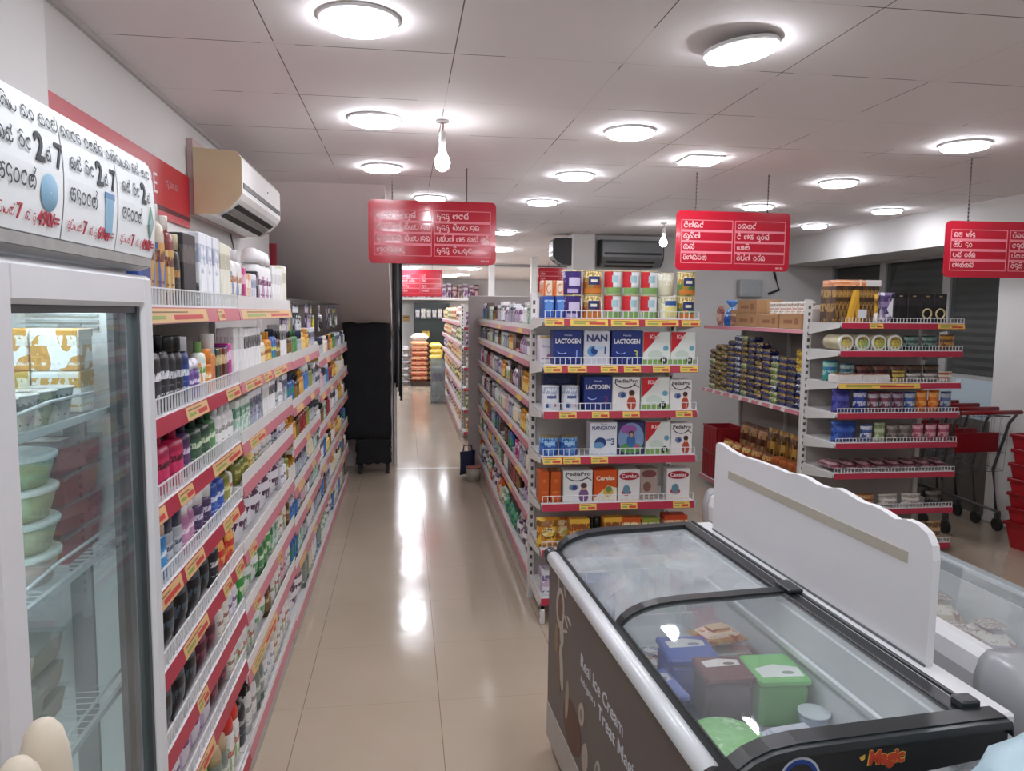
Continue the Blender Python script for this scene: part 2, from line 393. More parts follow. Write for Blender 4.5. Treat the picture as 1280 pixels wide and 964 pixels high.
# stair flight coming down behind the left shelving
sb = MB(); sb.prism([(5.5, CZ), (8.6, 1.45), (8.6, 1.75), (6.2, CZ)], -1.8, -.14, P('eee4e2', .8, var=.04, scale=1.2), axis='x')
sb.box(-1.8, -.14, 8.5, 8.6, 1.5, CZ, WALLG)
struct('trim_4', sb)
struct('trim_5', MB().box(1.85, 2.12, 8.36, 8.64, 0, CZ, WHITEP, .012))                        # pillar at the end of the opening
struct('trim_6', MB().box(-.15, 5.05, 13.85, 14.1, 2.575, CZ, WHITEP).box(-.15, 5.05, 13.8, 13.85, 2.59, 2.605, P('40403f')))
for k, (px_, py_) in enumerate(((1.32, 12.0), (2.0, 12.0))):
    struct('trim_%d' % (7+k), MB().box(px_, px_+.09, py_, py_+.09, 0, CZ, WHITEP))
struct('trim_9', MB().box(-.15, 3.2, 20.1, 20.6, 2.06, 2.13, WHITEP))
struct('baseboard_left', MB().box(-1.0, -.985, 2.27, 5.9, 0, .09, P('a89a8a')))
struct('threshold_1', MB().box(-.13, 1.85, 8.36, 8.44, 0, .0015, P('cfc4b6', .2)))
# shuttered windows of the right wall
SLAT = P('6e655f', .5, .2, var=.12, scale=3)
def slats(y0, y1):
    mb = MB(); z = 1.2; prof = []
    while z < 2.34:
        prof.append((z, .0)); prof.append((z+.035, .018)); prof.append((z+.07, .0)); z += .075
    for a, b in zip(prof, prof[1:]):
        mb.quad([(5.13-a[1], y0, a[0]), (5.13-a[1], y1, a[0]), (5.13-b[1], y1, b[0]), (5.13-b[1], y0, b[0])], SLAT)
    return mb
for k, (a, b) in enumerate(((5.76, 6.52), (6.58, 7.5), (7.56, 8.5))):
    o = bpy.data.objects.new('window_%d' % (k+1), None); COL.objects.link(o); o['kind'] = 'structure'
    slats(a, b).build('shutter', o)
    MB().box(5.08, 5.085, a, b, 1.2, 2.34, GLASS((225, 230, 230), .02)).build('pane', o)
    fm = MB()
    for (u0, u1, z0, z1) in ((a-.03, a+.02, 1.19, 2.34), (b-.02, b+.03, 1.19, 2.34), (a, b, 1.19, 1.225), (a, b, 2.31, 2.34)): fm.box(5.06, 5.12, u0, u1, z0, z1, P('b9b9b7', .4, .3))
    fm.build('window_frame', o)

# ------------------------------------------------------------------ ceiling lights
LENS = EMIT((243, 246, 255), LAMP)
RIMM = P('f0f0f0', .35)
def panel_light(x, y, label, square=False, r=.112, z=CZ, tilt=None):
    M = TR(x, y, z)
    t = thing('ceiling_light', label, 'ceiling light', M, 'recessed ceiling panel lights')
    rim, lens = MB(), MB()
    if square:
        rim.box(-r-.012, r+.012, -r-.012, r+.012, -.012, -.0005, RIMM, .004); lens.box(-r, r, -r, r, -.024, -.0125, LENS)
    else:
        rim.lathe([(r+.012, -.0005), (r+.014, -.006), (r+.004, -.012), (r, -.012)], RIMM, n=28); lens.lathe([(r-.001, -.0121), (r-.001, -.022), (r*.93, -.026)], LENS, n=28)
    rim.build('rim', t); lens.build('lens', t); return t
rows = [(-.135, [('first', 2.43), ('second', 3.635), ('third', 4.81)]),
        (1.085, [('second', 3.655), ('third', 4.845), ('fourth', 6.03), ('fifth', 8.36)]),
        (2.85, [('first', 3.62), ('second', 4.77), ('third', 5.93)]),
        (3.99, [('first', 5.925), ('second', 7.065)])]
nm = ['leftmost', 'middle', 'right-hand', 'rightmost']
for (x, L), q in zip(rows, nm):
    for o_, y in L: panel_light(x, y, 'round white ceiling panel light, %s from camera in %s row' % (o_, q))
panel_light(.2, 6.0, 'round white ceiling panel light mostly hidden behind the left red sign')
panel_light(1.672, 4.217, 'square white ceiling panel light above the milk powder endcap', True, .095)
for x, y, o_ in ((.25, 17.2, 'left of the pair over'), (1.05, 18.6, 'right of the pair over')):
    panel_light(x, y, 'small far ceiling panel light, %s the sack stacks' % o_, r=.2)
for x in (.07, 1.3, 3.4):  # large panels added to light the far room
    for y in (10.6, 13.0, 15.4, 17.8):
        panel_light(x, y, 'added ceiling panel light of far room, %s row back, %s column' % ({10.6: 'first', 13.0: 'second', 15.4: 'third', 17.8: 'fourth', 19.4: 'fifth'}[y], {.07: 'left', 1.3: 'middle', 3.4: 'right'}[x]), r=.2)
for x in (-.135, 1.085, 2.85):
    for y in (1.2, -.2, -1.6):
        panel_light(x, y, 'ceiling panel light overhead outside the picture, %s row, %s' % ({-.135: 'left', 1.085: 'middle', 2.85: 'right'}[x], {1.2: 'in front', -.2: 'above camera', -1.6: 'behind'}[y]))
# the panel that has dropped out of its hole and hangs on its wires
t = thing('ceiling_light', 'round panel light hanging tilted from wires with grey driver box beside it', 'ceiling light', TR(1.085, 2.42, CZ-.034, 0, 0, -8), 'recessed ceiling panel lights')
MB().lathe([(.122, .014), (.124, .006), (.116, 0), (.112, 0)], RIMM, n=28).build('rim', t)
MB().lathe([(.111, -.0005), (.111, -.01), (.1, -.014)], LENS, n=28).build('lens', t)
MB().box(.075, .155, .03, .075, .02, .05, P('8fa0b4', .4), .006).xf(Matrix.Rotation(R(-25), 4, 'Z')).build('driver_box', t, label='blue-grey driver box')
MB().tube([(.0, .02, .016), (.03, .05, .03), (.08, .04, .035)], .004, P('dddddd')).tube([(-.02, .06, .016), (.0, .1, .05), (-.02, .12, .05)], .003, P('dddddd')).build('cable', t)
def bulb(x, y, drop, label):
    t = thing('hanging_bulb', label, 'light bulb', TR(x, y, CZ-.0005))
    MB().tube([(0, 0, 0), (.004, 0, -drop*.5), (0, 0, -drop)], .004, P('c99a96')).build('cord', t)
    MB().lathe([(.03, -.001), (.03, -.008), (.008, -.014)], P('bdb5b3'), n=16).build('ceiling_rose', t)
    MB().lathe([(.012, -drop), (.017, -drop-.01), (.017, -drop-.055), (.013, -drop-.06)], P('c8c4c0', .4), n=14).build('socket', t)
    MB().lathe([(.013, -drop-.061), (.014, -drop-.085), (.02, -drop-.1), (.034, -drop-.125), (.036, -drop-.145), (.028, -drop-.168), (.01, -drop-.18)], EMIT((250, 250, 255), LAMP*.9), n=16).build('bulb', t)
bulb(.176, 3.62, .05, 'bare bulb hanging in front of the left red aisle sign')
bulb(2.5, 7.2, .05, 'small bare bulb hanging at left of the middle red sign')

# ------------------------------------------------------------------ hanging red signs
RED = P('b51d31', .12, var=.05, scale=3, coat=.2); SLET = P('f0b9bd', .4, var=.02); SLINE = P('e2808c', .4, var=.02); CHAIN = P('3b3638', .5)
def aisle_sign(label, x, y, z0, w_, h_, cells, chains, rz=0, detail=True):
    t = thing('aisle_sign', label, 'sign', TR(x, y, z0, rz))
    pm = []
    r = .03
    for cx, cz, a0 in ((w_-r, r, -90), (w_-r, h_-r, 0), (r, h_-r, 90), (r, r, 180)): pm += el(cx, cz, r, r, a0, a0+90, 6)
    MB().prism(pm, 0, .008, RED).build('panel', t)
    fr = MB()
    hw = w_/2
    xs = [(w_*.045, hw-w_*.012), (hw+w_*.012, w_*.955)]
    rh = h_*.72/4; top = h_*.845
    for (a, b) in xs:
        fr.box(a-.002, a+.002, -.0015, .0005, top-4*rh, top, SLINE); fr.box(b-.002, b+.002, -.0015, .0005, top-4*rh, top, SLINE)
        fr.box(a, b, -.0014, .0005, top-.002, top+.002, SLINE); fr.box(a, b, -.0014, .0005, top-4*rh-.002, top-4*rh+.002, SLINE)
        for k in (1, 2, 3): fr.box(a, b, -.0014, .0005, top-k*rh-.007, top-k*rh+.007, SLINE)
    fr.build('border_lines', t, label='pale pink ruled lines')
    for ci, colm in enumerate(cells):
        for k, s in enumerate(colm):
            g = sinhala_mb(s, h_*.072, SLET, thick=.2, ext=.0018); mxw = max([v.x for v in g.v]+[0]); cw = (xs[ci][1]-xs[ci][0])*.93
            if mxw > cw:
                for v in g.v: v.x *= cw/mxw
            g.xf(TR(xs[ci][0]+w_*.018, 0, top-(k+.52)*rh)).build('lettering', t, label='pale lettering')
    if detail:
        g = sinhala_mb('ගස තර', h_*.025, SLET, thick=.3, ext=.0018); g.xf(TR(w_*.88, 0, h_*.055)).build('lettering', t, label='tiny pale lettering')
    for cx in chains:
        c = MB(); n = int((CZ-z0-h_)/.022)
        for k in range(n+1):
            zz = h_-.01+k*(CZ-z0-h_+.009)/(n+1)
            c.box(cx-.003, cx+.003, -.001 if k == 0 else .003, .007, zz, zz+.019, CHAIN)
        c.build('chain', t, label='dark hanging chain')
    return t
aisle_sign('red hanging sign nearest the left aisle, first in front of the stairs', -.219, 4.75, 2.045, .783, .383,
   [['සුවඳ විලවුන්', 'හිසකෙස් නිෂපාදන', 'රූපලාවන නිෂපාදන', 'සුවඳලාටු'], ['ළදරු සබන්', 'ළදරු නිෂපාදන', 'පැම්පස් සහ තෙත් රෙදි', 'ළදරු වියළන']], (.145, .6))
aisle_sign('red hanging sign above the second aisle, right of milk powder cans', 1.679, 4.6, 2.027, .757, .368,
   [['බිස්කට්', 'කුකිස්', 'කේක්', 'රසකැවිලි'], ['චොකලට්', 'ටොෆි සහ චුවින්', 'ජෙලි', 'චිප්ස් වර්ග']], (.125, .6))
aisle_sign('dark red hanging sign cut by the right edge of the picture', 2.99, 3.9, 1.972, .76, .312,
   [['ගෘහ භාණ්ඩ', 'ලිපි ද්‍රව', 'පොත් වර්ග', 'සෙල්ලම්'], ['පිගන්', 'බඳුන් වීදුරු', 'ප්ලාස්ටික්', 'විදුලි උපාංග']], (.13, .62), rz=-2)
aisle_sign('small far red sign above the passage to the sack stacks', -.12, 13.0, 2.01, .755, .445,
   [['ගස තර', 'සහල් වර්ග', 'පරිප්පු', 'කඩල'], ['පිටි', 'සීනි', 'ලුණු', 'වෙනත්']], (.18, .58), detail=False)
aisle_sign('small far red sign partly hidden behind the white pillar', 2.286, 13.0, 2.1, .755, .43,
   [['බීම', 'යුෂ', 'වතුර', 'කිරි'], ['තේ', 'කෝපි', 'සීනි', 'කල']], (.18, .58), detail=False)

# ------------------------------------------------------------------ red banner on the left wall
t = thing('wall_banner', 'red banner board on left wall above shelving with white CARE letters', 'sign', TR(-1.0, 2.27, 2.125, 90))
MB().box(0, 1.48, -.012, 0, 0, .235, P('b5202e', .35, var=.04)).build('board', t)
MB().box(0, 1.48, -.0135, -.011, .03, .048, P('4a1116', .5)).build('stripe', t, label='dark stripe')
text_mb('CARE', .115, P('e9dcdc', .5), 'RIGHT', ext=.0015).xf(TR(1.015, -.0125, .125)).build('lettering', t, label='white letters')
sinhala_mb('බඩු ගස තර', .022, P('d9a0a4'), thick=.2, ext=.001).xf(TR(1.12, -.0125, .15)).build('small_lettering', t)
# small red board end below the air conditioner
t = thing('wall_board', 'narrow dark red board edge on wall end beneath air conditioner', 'sign', TR(-1.0, 5.93, 1.9, 0)); MB().box(-.02, .05, 0, .012, 0, .35, P('8f1f2c'), .003).box(-.02,.05,.012,.016,.1,.12,P('701824')).build('board', t)

# ------------------------------------------------------------------ air conditioners
def air_con(label, M, L=1.1, dark=False):
    t = thing('air_conditioner', label, 'air conditioner', M)
    W1 = P('e6e3df' if not dark else '77797a', .35); S1 = P('cbb795' if not dark else '3a3a3b', .45)
    # profile in (y,z): wall at y=0, front -y
    prof = [(0, 0), (-.10, 0), (-.155, .03), (-.2, .075), (-.215, .1), (-.215, .26), (-.19, .29), (0, .3)]
    MB().prism(prof, .012, L-.012, W1, axis='x').build('casing', t)
    for a in (0, L-.012): MB().prism(prof, a, a+.012, S1, axis='x').build('end_panel', t, label='yellowed beige end panel' if not dark else 'black end panel')
    MB().box(.03, L-.03, -.2185, -.214, .125, .15, P('4d4d4d' if not dark else '202020')).build('trim_strip', t, label='dark grey strip')
    v = MB()
    for k in range(3):
        f = k/3
        y0, z0 = -.105-.09*f, .001+.062*f
        v.prism([(y0, z0-.004+.0), (y0-.022, z0+.012), (y0-.024, z0+.008), (y0-.002, z0-.008)], .06, L-.1, P('1c1b1b' if k != 1 else '8b8885', .5), axis='x')
    v.build('louvre', t, label='dark outlet louvres')
    MB().lathe([(.004, 0), (.004, .003)], P('555555'), n=8).xf(TR(L*.6, -.218, .2, 0, 90)).build('indicator', t)
    return t
air_con('yellowed white air conditioner on the left wall above the shelving', TR(-.965, 3.74, 2.195, 90), 1.1)
t = thing('pipe_cover', 'pinkish board beside the left air conditioner, between it and wall', 'pipe cover', TR(-1.0, 3.76, 2.18, 90)); MB().box(0, 1.15, -.034, 0, .01, .36, P('c3aaa6', .6), .004).box(.02, .05, -.036, -.03, .04, .06, P('a4504c')).build('board', t)
air_con('large dark grey air conditioner on the back wall by the pillar', TR(2.17, 8.5, 2.28, 0), .72, True)
air_con('small black air conditioner seen end-on left of the white pillar', TR(1.85, 8.62, 2.29, -90), .24, True)
t = thing('wall_cable', 'black cable hanging down the back wall right of the middle sign', 'cable', TR(0, 8.49, 0)); MB().tube([(4.28, 0, 2.6), (4.27, -.01, 2.4), (4.33, -.01, 2.2), (4.38, -.01, 2.05), (4.25, -.01, 2.0)], .014, P('2b2b2b')).build('cord', t)
t = thing('junction_box', 'pale grey box on back wall above the cardboard cartons', 'fuse box', TR(4.0, 8.5, 1.96)); MB().box(-.14, .14, -.1, 0, 0, .2, P('b9bcbb', .4), .01).build('casing', t); MB().box(-.12, .12, -.106, -.099, .02, .18, P('aeb2b1', .4), .004).build('cover', t)
t = thing('wall_cable', 'thin dark cable on left wall below the air conditioner', 'cable', TR(-.995, 0, 0)); MB().tube([(0, 4.6, 2.2), (.004, 4.68, 2.1), (.004, 4.8, 1.95), (.004, 4.84, 1.8)], .004, P('55504e')).build('cord', t)
# ------------------------------------------------------------------ upright glass-door fridge, aisle side x=-.5, y .99..1.61
FW = P('dcdcde', .35, var=.04); FIN = P('e2e6e6', .5, var=.04); DARKG = P('34383a', .4); WIRE = P('e8e8ea', .35)
t = thing('display_fridge', 'white upright glass-door fridge with handwritten offer poster on its header', 'fridge', TR(-.5, .99, 0, 90))
# local: x along the door (0..0.62), y into the fridge (0..0.46), front at y=0
FL, FD = .62, .46
b = MB(); b.box(0, .03, .05, FD, .12, 2.0, FW).box(FL-.03, FL, .05, FD, .12, 2.0, FW).box(0, FL, FD-.03, FD, .12, 2.0, FW).box(0, FL, .05, FD, 0, .14, P('8b8c8e')).box(0, FL, .05, FD, 1.80, 2.04, FW)
b.build('cabinet', t)
ln = MB(); ln.box(.03, .036, .06, FD-.03, .14, 1.8, FIN).box(FL-.036, FL-.03, .06, FD-.03, .14, 1.8, FIN).box(.03, FL-.03, FD-.036, FD-.03, .14, 1.8, FIN).box(.03, FL-.03, .06, FD-.03, .14, .15, FIN)
for xx in (.036, FL-.046): ln.box(xx, xx+.01, .12, .16, .2, 1.72, P('8e9294'))
for k in range(3): ln.box(FL-.042, FL-.035, .09, .22, 1.735-.012*k, 1.74-.012*k, P('aab0b0'))
ln.build('inner_liner', t)
d = MB(); fw = .072
d.box(0, fw, 0, .045, .13, 1.815, FW, .008).box(FL-.05, FL, 0, .045, .13, 1.815, FW, .008).box(fw-.01, FL-.04, 0, .045, 1.755, 1.815, FW, .008).box(fw-.01, FL-.04, 0, .045, .13, .2, FW, .008)
dr = d.build('door', t, label='white framed glass door')
MB().box(fw-.006, FL-.042, .02, .026, .195, 1.76, GLASS((226, 236, 236), .07)).build('pane', dr)
g = MB(); g.box(FL-.064, FL-.05, .01, .042, .2, 1.755, DARKG).box(fw, fw+.012, .01, .042, .2, 1.755, DARKG).box(fw, FL-.05, .012, .04, 1.743, 1.756, DARKG); g.build('gasket', dr, label='dark grey gasket')
gs = MB().box(FL-.085, FL-.03, .046, .058, .14, 1.8, P('4a4e50', .4)); gs.build('door_seal', t, label='dark seal strip')
# bulging illuminated-type header with taped paper sheets
h = MB(); pr = [(0.02, 1.825), (.004, 1.832), (-.008, 1.87), (-.012, 1.93), (-.008, 2.0), (.004, 2.036), (.03, 2.04), (.06, 2.04), (.06, 1.825)]
h.prism(pr, -.004, FL-.004, P('d2d3d4', .35), axis='x'); h.build('header', t)
paper = P('edf1f2', .7, var=.03); ink = P('26282e', .6); redink = P('b53a4a', .6); blu = P('88b4cf', .5); grnp = P('7ea88c', .5)
ps = MB()
def hdr(x, v):     # point on the poster: v 0..1 up the bulge
    z = 1.85+.178*v; y = -.0145 + .007*((v-.5)*2)**2*1.3
    return (x, y, z)
for (a, b_) in ((.0, .20), (.203, .408), (.411, .603)):
    rows_ = []
    for k in range(7): rows_.append(ps.add([hdr(a, k/6), hdr(b_, k/6)]))
    for p, q in zip(rows_, rows_[1:]): ps.face((p, p+1, q+1, q), paper)
po = ps.build('poster', t, label='white paper offer sheets with handwritten lettering')
def on_hdr(mb, x, v):
    for p in mb.v:
        vv = v + p.z/.178; q = hdr(x+p.x, vv); p.x, p.z = q[0], q[2]; p.y = q[1]-.0012+p.y
    return mb
tx = MB()
tx.merge(on_hdr(sinhala_mb('වාසිය තව තවත් නොවැටහේ බලන්න වාසිදායක ගත් ලාබ', .0145, ink, .16, width=.57), .015, .865))
for k, a in enumerate((.0, .203, .411)):
    tx.merge(on_hdr(sinhala_mb('ගත් විට', .0155, ink, .17, width=.085), a+.02, .63))
    tx.merge(on_hdr(text_mb('2', .052, ink, bold=.03), a+.13, .64))
    tx.merge(on_hdr(sinhala_mb('න්', .014, ink, .17), a+.146, .6))
    if k < 2: tx.merge(on_hdr(text_mb('7', .05, ink, bold=.015), a+.187, .63))
    tx.merge(on_hdr(sinhala_mb('හොදවටල්', .019, ink, .15, width=.1), a+.015, .37))
    tx.merge(on_hdr(sinhala_mb('රුපියල්', .01, redink, .16, width=.05), a+.012, .12))
    tx.merge(on_hdr(text_mb('7', .03, redink), a+.075, .13)); tx.merge(on_hdr(sinhala_mb('ක් රු', .01, redink, .16), a+.09, .11))
    tx.merge(on_hdr(text_mb(('490', '690', '490')[k]+'/=', .028, redink, bold=.005), a+.158, .12))
tx.build('lettering', po, label='black and red handwritten lettering')
pl = MB(); pl.lathe([(.026, 0), (.02, .002), (.001, .002)], blu, n=18, cap=False).xf(Matrix.Rotation(R(90), 4, 'X')); on_hdr(pl, .155, .33).build('picture', po, label='pale blue bowl picture')
bk = MB(); bk.prism([(-.018, .02), (.018, .02), (.014, -.035), (-.014, -.035)], -.001, 0, blu); bk.prism([(-.02, .03), (.02, .03), (.02, .02), (-.02, .02)], -.001, 0, P('4d7fae')); on_hdr(bk, .37, .34).build('picture', po, label='blue bucket picture')
cr = MB(); cr.prism([(-.016, 0), (0, .035), (.016, .005), (0, -.03)], -.001, 0, grnp).prism([(-.01, 0), (0, .02), (.01, .003), (0, -.018)], -.0015, -.001, P('9fb8c4')); on_hdr(cr, .575, .34).build('picture', po, label='green and grey crate picture')
cl = MB(); cl.box(.01, .6, -.006, .004, 1.832, 1.848, P('9b9a96', .4, var=.3, scale=40)); cl.build('tape_strip', t, label='stained grey tape strip')
# wire shelves
for z in (1.555, 1.29, .99, .72, .45):
    s = MB()
    for k in range(24):
        x = .045+k*(FL-.09)/23; s.rod((x, .075, z), (x, FD-.045, z), .0016, WIRE)
    s.box(.04, FL-.04, .066, .074, z-.006, z+.006, WIRE).box(.04, FL-.04, FD-.05, FD-.046, z-.004, z+.004, WIRE)
    so = s.build('wire_shelf', t)
    r_ = MB(); r_.tube([(.045, .066, z), (.045, .064, z+.028), (.3, .062, z+.046), (FL-.06, .064, z+.042), (FL-.045, .066, z)], .003, WIRE, n=6); r_.build('front_rail', so)
FRI = lambda x, y, z, rz=0: TR(-.5, .99, 0, 90) @ TR(x, y, z, rz)
def simple(name, label, cat, M, parts, group=None):
    """parts: list of (part name, MB, label or None)"""
    if len(parts) == 1:
        o = parts[0][1].build(name, None, M); return tag(o, label, cat, group)
    t = thing(name, label, cat, M, group)
    for pn, mb, lb in parts: mb.build(pn, t, label=lb)
    return t
MB().box(.06, FL-.06, .10, .13, 1.765, 1.78, EMIT((240, 246, 255), LAMP*.3)).box(.05, .062, .075, .09, .3, 1.7, EMIT((244, 246, 250), LAMP*.3)).build('added_lamp', t, label='added white interior lamps')  # both lamps added to brighten the interior; upright one hides behind the stile
# yellow / white packs on the top wire shelf
for k, (x, h_, c1, c2, lb) in enumerate(((.19, .075, 'd8b24a', 'f2ead0', 'yellow carton lower left on the top fridge shelf'), (.27, .075, 'f0ecdf', 'd9a53e', 'white and yellow carton lower right on the top fridge shelf'))):
    for tier in (0, 1):
        col = (c1, c2) if tier == 0 else ('dca03c', 'f4eee2')
        lab = lb if tier == 0 else lb.replace('lower', 'upper').replace('yellow carton', 'orange carton')
        simple('food_carton', lab, 'carton', FRI(.49, (.205, .12)[k], 1.5625+tier*(h_+.001), 3), [('carton', MB().box(-.036, .036, -.04, .04, 0, h_, PRN(*col, 'ffffff'), .003), None), ('flap', MB().box(-.036, .036, -.0415, -.039, h_*.8, h_, P(col[1]), .001), None)])
for k in range(5):
    x = .16+k*.068; nmm = ('first', 'second', 'third', 'fourth', 'fifth')[k]
    simple('dessert_cup', 'small patterned dessert cup, %s from left along top fridge shelf edge' % nmm, 'cup', FRI(.13+.064*k, .10, 1.5625), [('cup', MB().lathe([(.028, 0), (.036, .05), (.037, .052)], PRN(('b9c4c0', '87a08c', 'cfcac0', '8fa37a', 'c5c9c6')[k], '3b5d4a', 'e8e4d8'), n=16), None), ('foil_lid', MB().lathe([(.039, .0525), (.039, .055)], P('d5d8d8', .3, .4), n=16), None)], 'dessert cups on the top fridge shelf')
def tray(label, M, col, lidc, group):
    simple('food_tray', label, 'tray', M, [('tray', MB().prism([(-.075, .0), (.075, 0), (.085, .045), (-.085, .045)], -.055, .055, P(col, .4, var=.3, scale=30)), None), ('clear_lid', MB().box(-.089, .089, -.06, .06, .0455, .052, GLASS((245, 248, 248), .12), .002), None), ('sticker', MB().box(-.03, .02, -.03, .02, .0525, .0532, PRN('ece9e2', '5a4a44'), 0), None)], group)
for k in range(4): tray('clear-lidded red meat tray, %s from bottom of the right fridge stack' % ('first', 'second', 'third', 'fourth')[k], FRI(.484, .15, 1.2975+.0535*k, 3*(-1)**k), 'a8373f', 'fff', 'meat trays stacked in the fridge')
for k in range(4):
    c = ('c9b9b0', 'b8bd9d', 'a8b88c', '9db584')[k]
    simple('round_tub', 'round clear-lidded pale green dessert tub, %s from bottom of left fridge stack' % ('first', 'second', 'third', 'fourth')[k], 'tub', FRI(.325, .145, 1.2975+.0545*k), [('tub', MB().lathe([(.058, 0), (.07, .044)], P(c, .4, var=.25, scale=25), n=22), None), ('lid', MB().lathe([(.074, .0445), (.075, .052), (.068, .0535)], P('dfe5df', .3), n=22), None)], 'round tubs stacked in the fridge')
for i, (x, y, h_) in enumerate(((.3, .2, 2), (.42, .22, 3))):
    for k in range(h_):
        tray('clear-lidded pale food tray, %s from bottom of %s stack on third fridge shelf' % (('first', 'second', 'third')[k], ('left', 'right')[i]), FRI(x+.0, y, .9975+.0535*k, 90), 'c9b9a8', 'fff', 'pale food trays on the third fridge shelf')
# two cream rolls standing before the fridge
for k, (x, y, h_, r_, lb) in enumerate(((-.370, .80, 1.330, .0245, 'taller right cream padded roll standing before the fridge door'), (-.369, .744, 1.322, .0245, 'shorter left cream padded roll standing before the fridge door'))):
    simple('padded_roll', lb, 'padded roll', TR(x, y, 0), [('roll', MB().lathe([(r_, 0.0), (r_*1.02, .5), (r_, h_-.06), (r_*.93, h_-.035), (r_*.72, h_-.014), (r_*.4, h_-.003), (.002, h_)], P('d9ceba', .8, var=.06, scale=30), n=18), None), ('base_cap', MB().lathe([(r_+.004, 0.0), (r_+.004, .03)], P('b9ae9b', .6), n=18), None)])

# ------------------------------------------------------------------ shelving
SHW = P('d9d6d4', .4, var=.04); POST = P('dddad6', .4, var=.03); SLOT = P('55504e', .6); STR = P('ad2b42', .35, var=.05); STRP = P('c4747f', .35, var=.05); TAGY = P('e3c25e', .5, var=.12, scale=30); TAGR = P('c23b3b', .5); TAGO = P('d9b27c', .5, var=.12, scale=30); LIP = P('efeeec', .35)
class Frame:
    def __init__(s, x, y, rz): s.M = TR(x, y, 0, rz)
    def at(s, x, y, z, rz=0): return s.M @ TR(x, y, z, rz)
def fence_mb(x0, x1, z, h=.045, step=.022, y=0., wire=.0018):
    mb = MB()
    for zz in (z+.004, z+h): mb.box(x0, x1, y-wire, y+wire, zz-wire, zz+wire, WIRE)
    n = max(2, int((x1-x0)/step))
    for k in range(n+1):
        x = x0+(x1-x0)*k/n; mb.box(x-wire, x+wire, y-wire, y+wire, z, z+h, WIRE)
    return mb
def shelf(parent, x0, x1, y0, depth, z, strip=STR, tags=(), fence=.045, step=.022, lipsolid=False, striph=.04, detail=True, tagmat=None):
    mb = MB(); mb.box(x0+.004, x1-.004, y0+.006, depth, z-.018, z, SHW, .002 if detail else 0)
    mb.box(x0+.004, x1-.004, y0, y0+.006, z-.03, z+.002, LIP)
    s = mb.build('shelf', parent)
    st = MB(); st.prism([(y0-.008, z-striph), (y0-.001, z), (y0-.0005, z), (y0-.0005, z-striph)], x0+.006, x1-.006, strip, axis='x'); st.build('price_strip', s, label='red price strip')
    if fence:
        if lipsolid: MB().box(x0+.006, x1-.006, y0+.0, y0+.003, z+.002, z+fence, P('e6e4e1', .3)).build('front_guard', s)
        else: fence_mb(x0+.008, x1-.008, z, fence, step, y0+.004).build('wire_guard', s)
    for (a, b) in tags:
        tg = MB(); xa, xb = x0+.006+(x1-x0-.012)*a, x0+.006+(x1-x0-.012)*b
        tg.prism([(y0-.0095, z-striph*.93), (y0-.0022, z-.003), (y0-.0012, z-.003), (y0-.0085, z-striph*.93)], xa, xb, tagmat or TAGY, axis='x')
        if detail:
            def bar(u0, u1, v0, v1, mt):
                yy = lambda v: y0-.0098+.0073*v
                za, zb = z-striph*.93+(striph*.93-.003)*v0, z-striph*.93+(striph*.93-.003)*v1
                tg.quad([(xa+(xb-xa)*u0, yy(v0)-.0004, za), (xa+(xb-xa)*u1, yy(v0)-.0004, za), (xa+(xb-xa)*u1, yy(v1)-.0004, zb), (xa+(xb-xa)*u0, yy(v1)-.0004, zb)], mt)
            bar(.5, .92, .2, .55, TAGR); bar(.08, .7, .7, .8, P('7a5a35')); bar(.08, .4, .25, .5, P('8fa04c'))
        tg.build('price_tag', s, label='yellow price tag')
    return s
def post_mb(x, y, h, w=.03, d=.05, slots=True, z0=0):
    mb = MB(); mb.box(x-w/2, x+w/2, y, y+d, z0, h, POST, .002)
    if slots:
        z = .1
        while z < h-.04:
            mb.box(x-w*.2, x+w*.2, y-.0008, y+.001, z, z+.024, SLOT); z += .05
    return mb
def bracket_mb(x, y0, y1, z, t=.003, drop=.07):
    return MB().prism([(y0, z-.004), (y0, z-.03), (y1-.02, z-drop), (y1, z-drop), (y1, z-.004)], x-t/2, x+t/2, POST, axis='x')

# left wall shelving: frame local x = world y, local y into the wall
LF = Frame(-.57, 0, 90)
BAYS = [('nearest', 1.64, 2.73, [1.755, 1.495, 1.29, 1.085, .885, .68, .495, .14]),
        ('second', 2.73, 3.95, [1.755, 1.495, 1.275, 1.125, .88, .655, .43, .14]),
        ('third', 3.95, 5.17, [1.49, 1.245, 1.03, .82, .625, .40, .12]),
        ('fourth', 5.17, 6.39, [1.41, 1.175, .93, .665, .40, .12]),
        ('farthest', 6.39, 7.62, [1.41, 1.175, .93, .665, .40, .12])]
TG = [[(0, .6), (.72, .8)], [(.0, .14), (.38, .58), (.8, .98)], [(0, .2), (.3, .42), (.62, .98)], [(.02, .3), (.33, .5), (.72, .92)], [(.3, .52), (.7, .8), (.86, .97)], [(.4, .5)], [(.3, .55)], []]
TG2 = [[(.02, .98)], [(.05, .3), (.35, .5), (.55, .85)], [(.1, .35)], [], [(.05, .16)], [(.1, .2), (.55, .64)], [(.05, .5)], []]
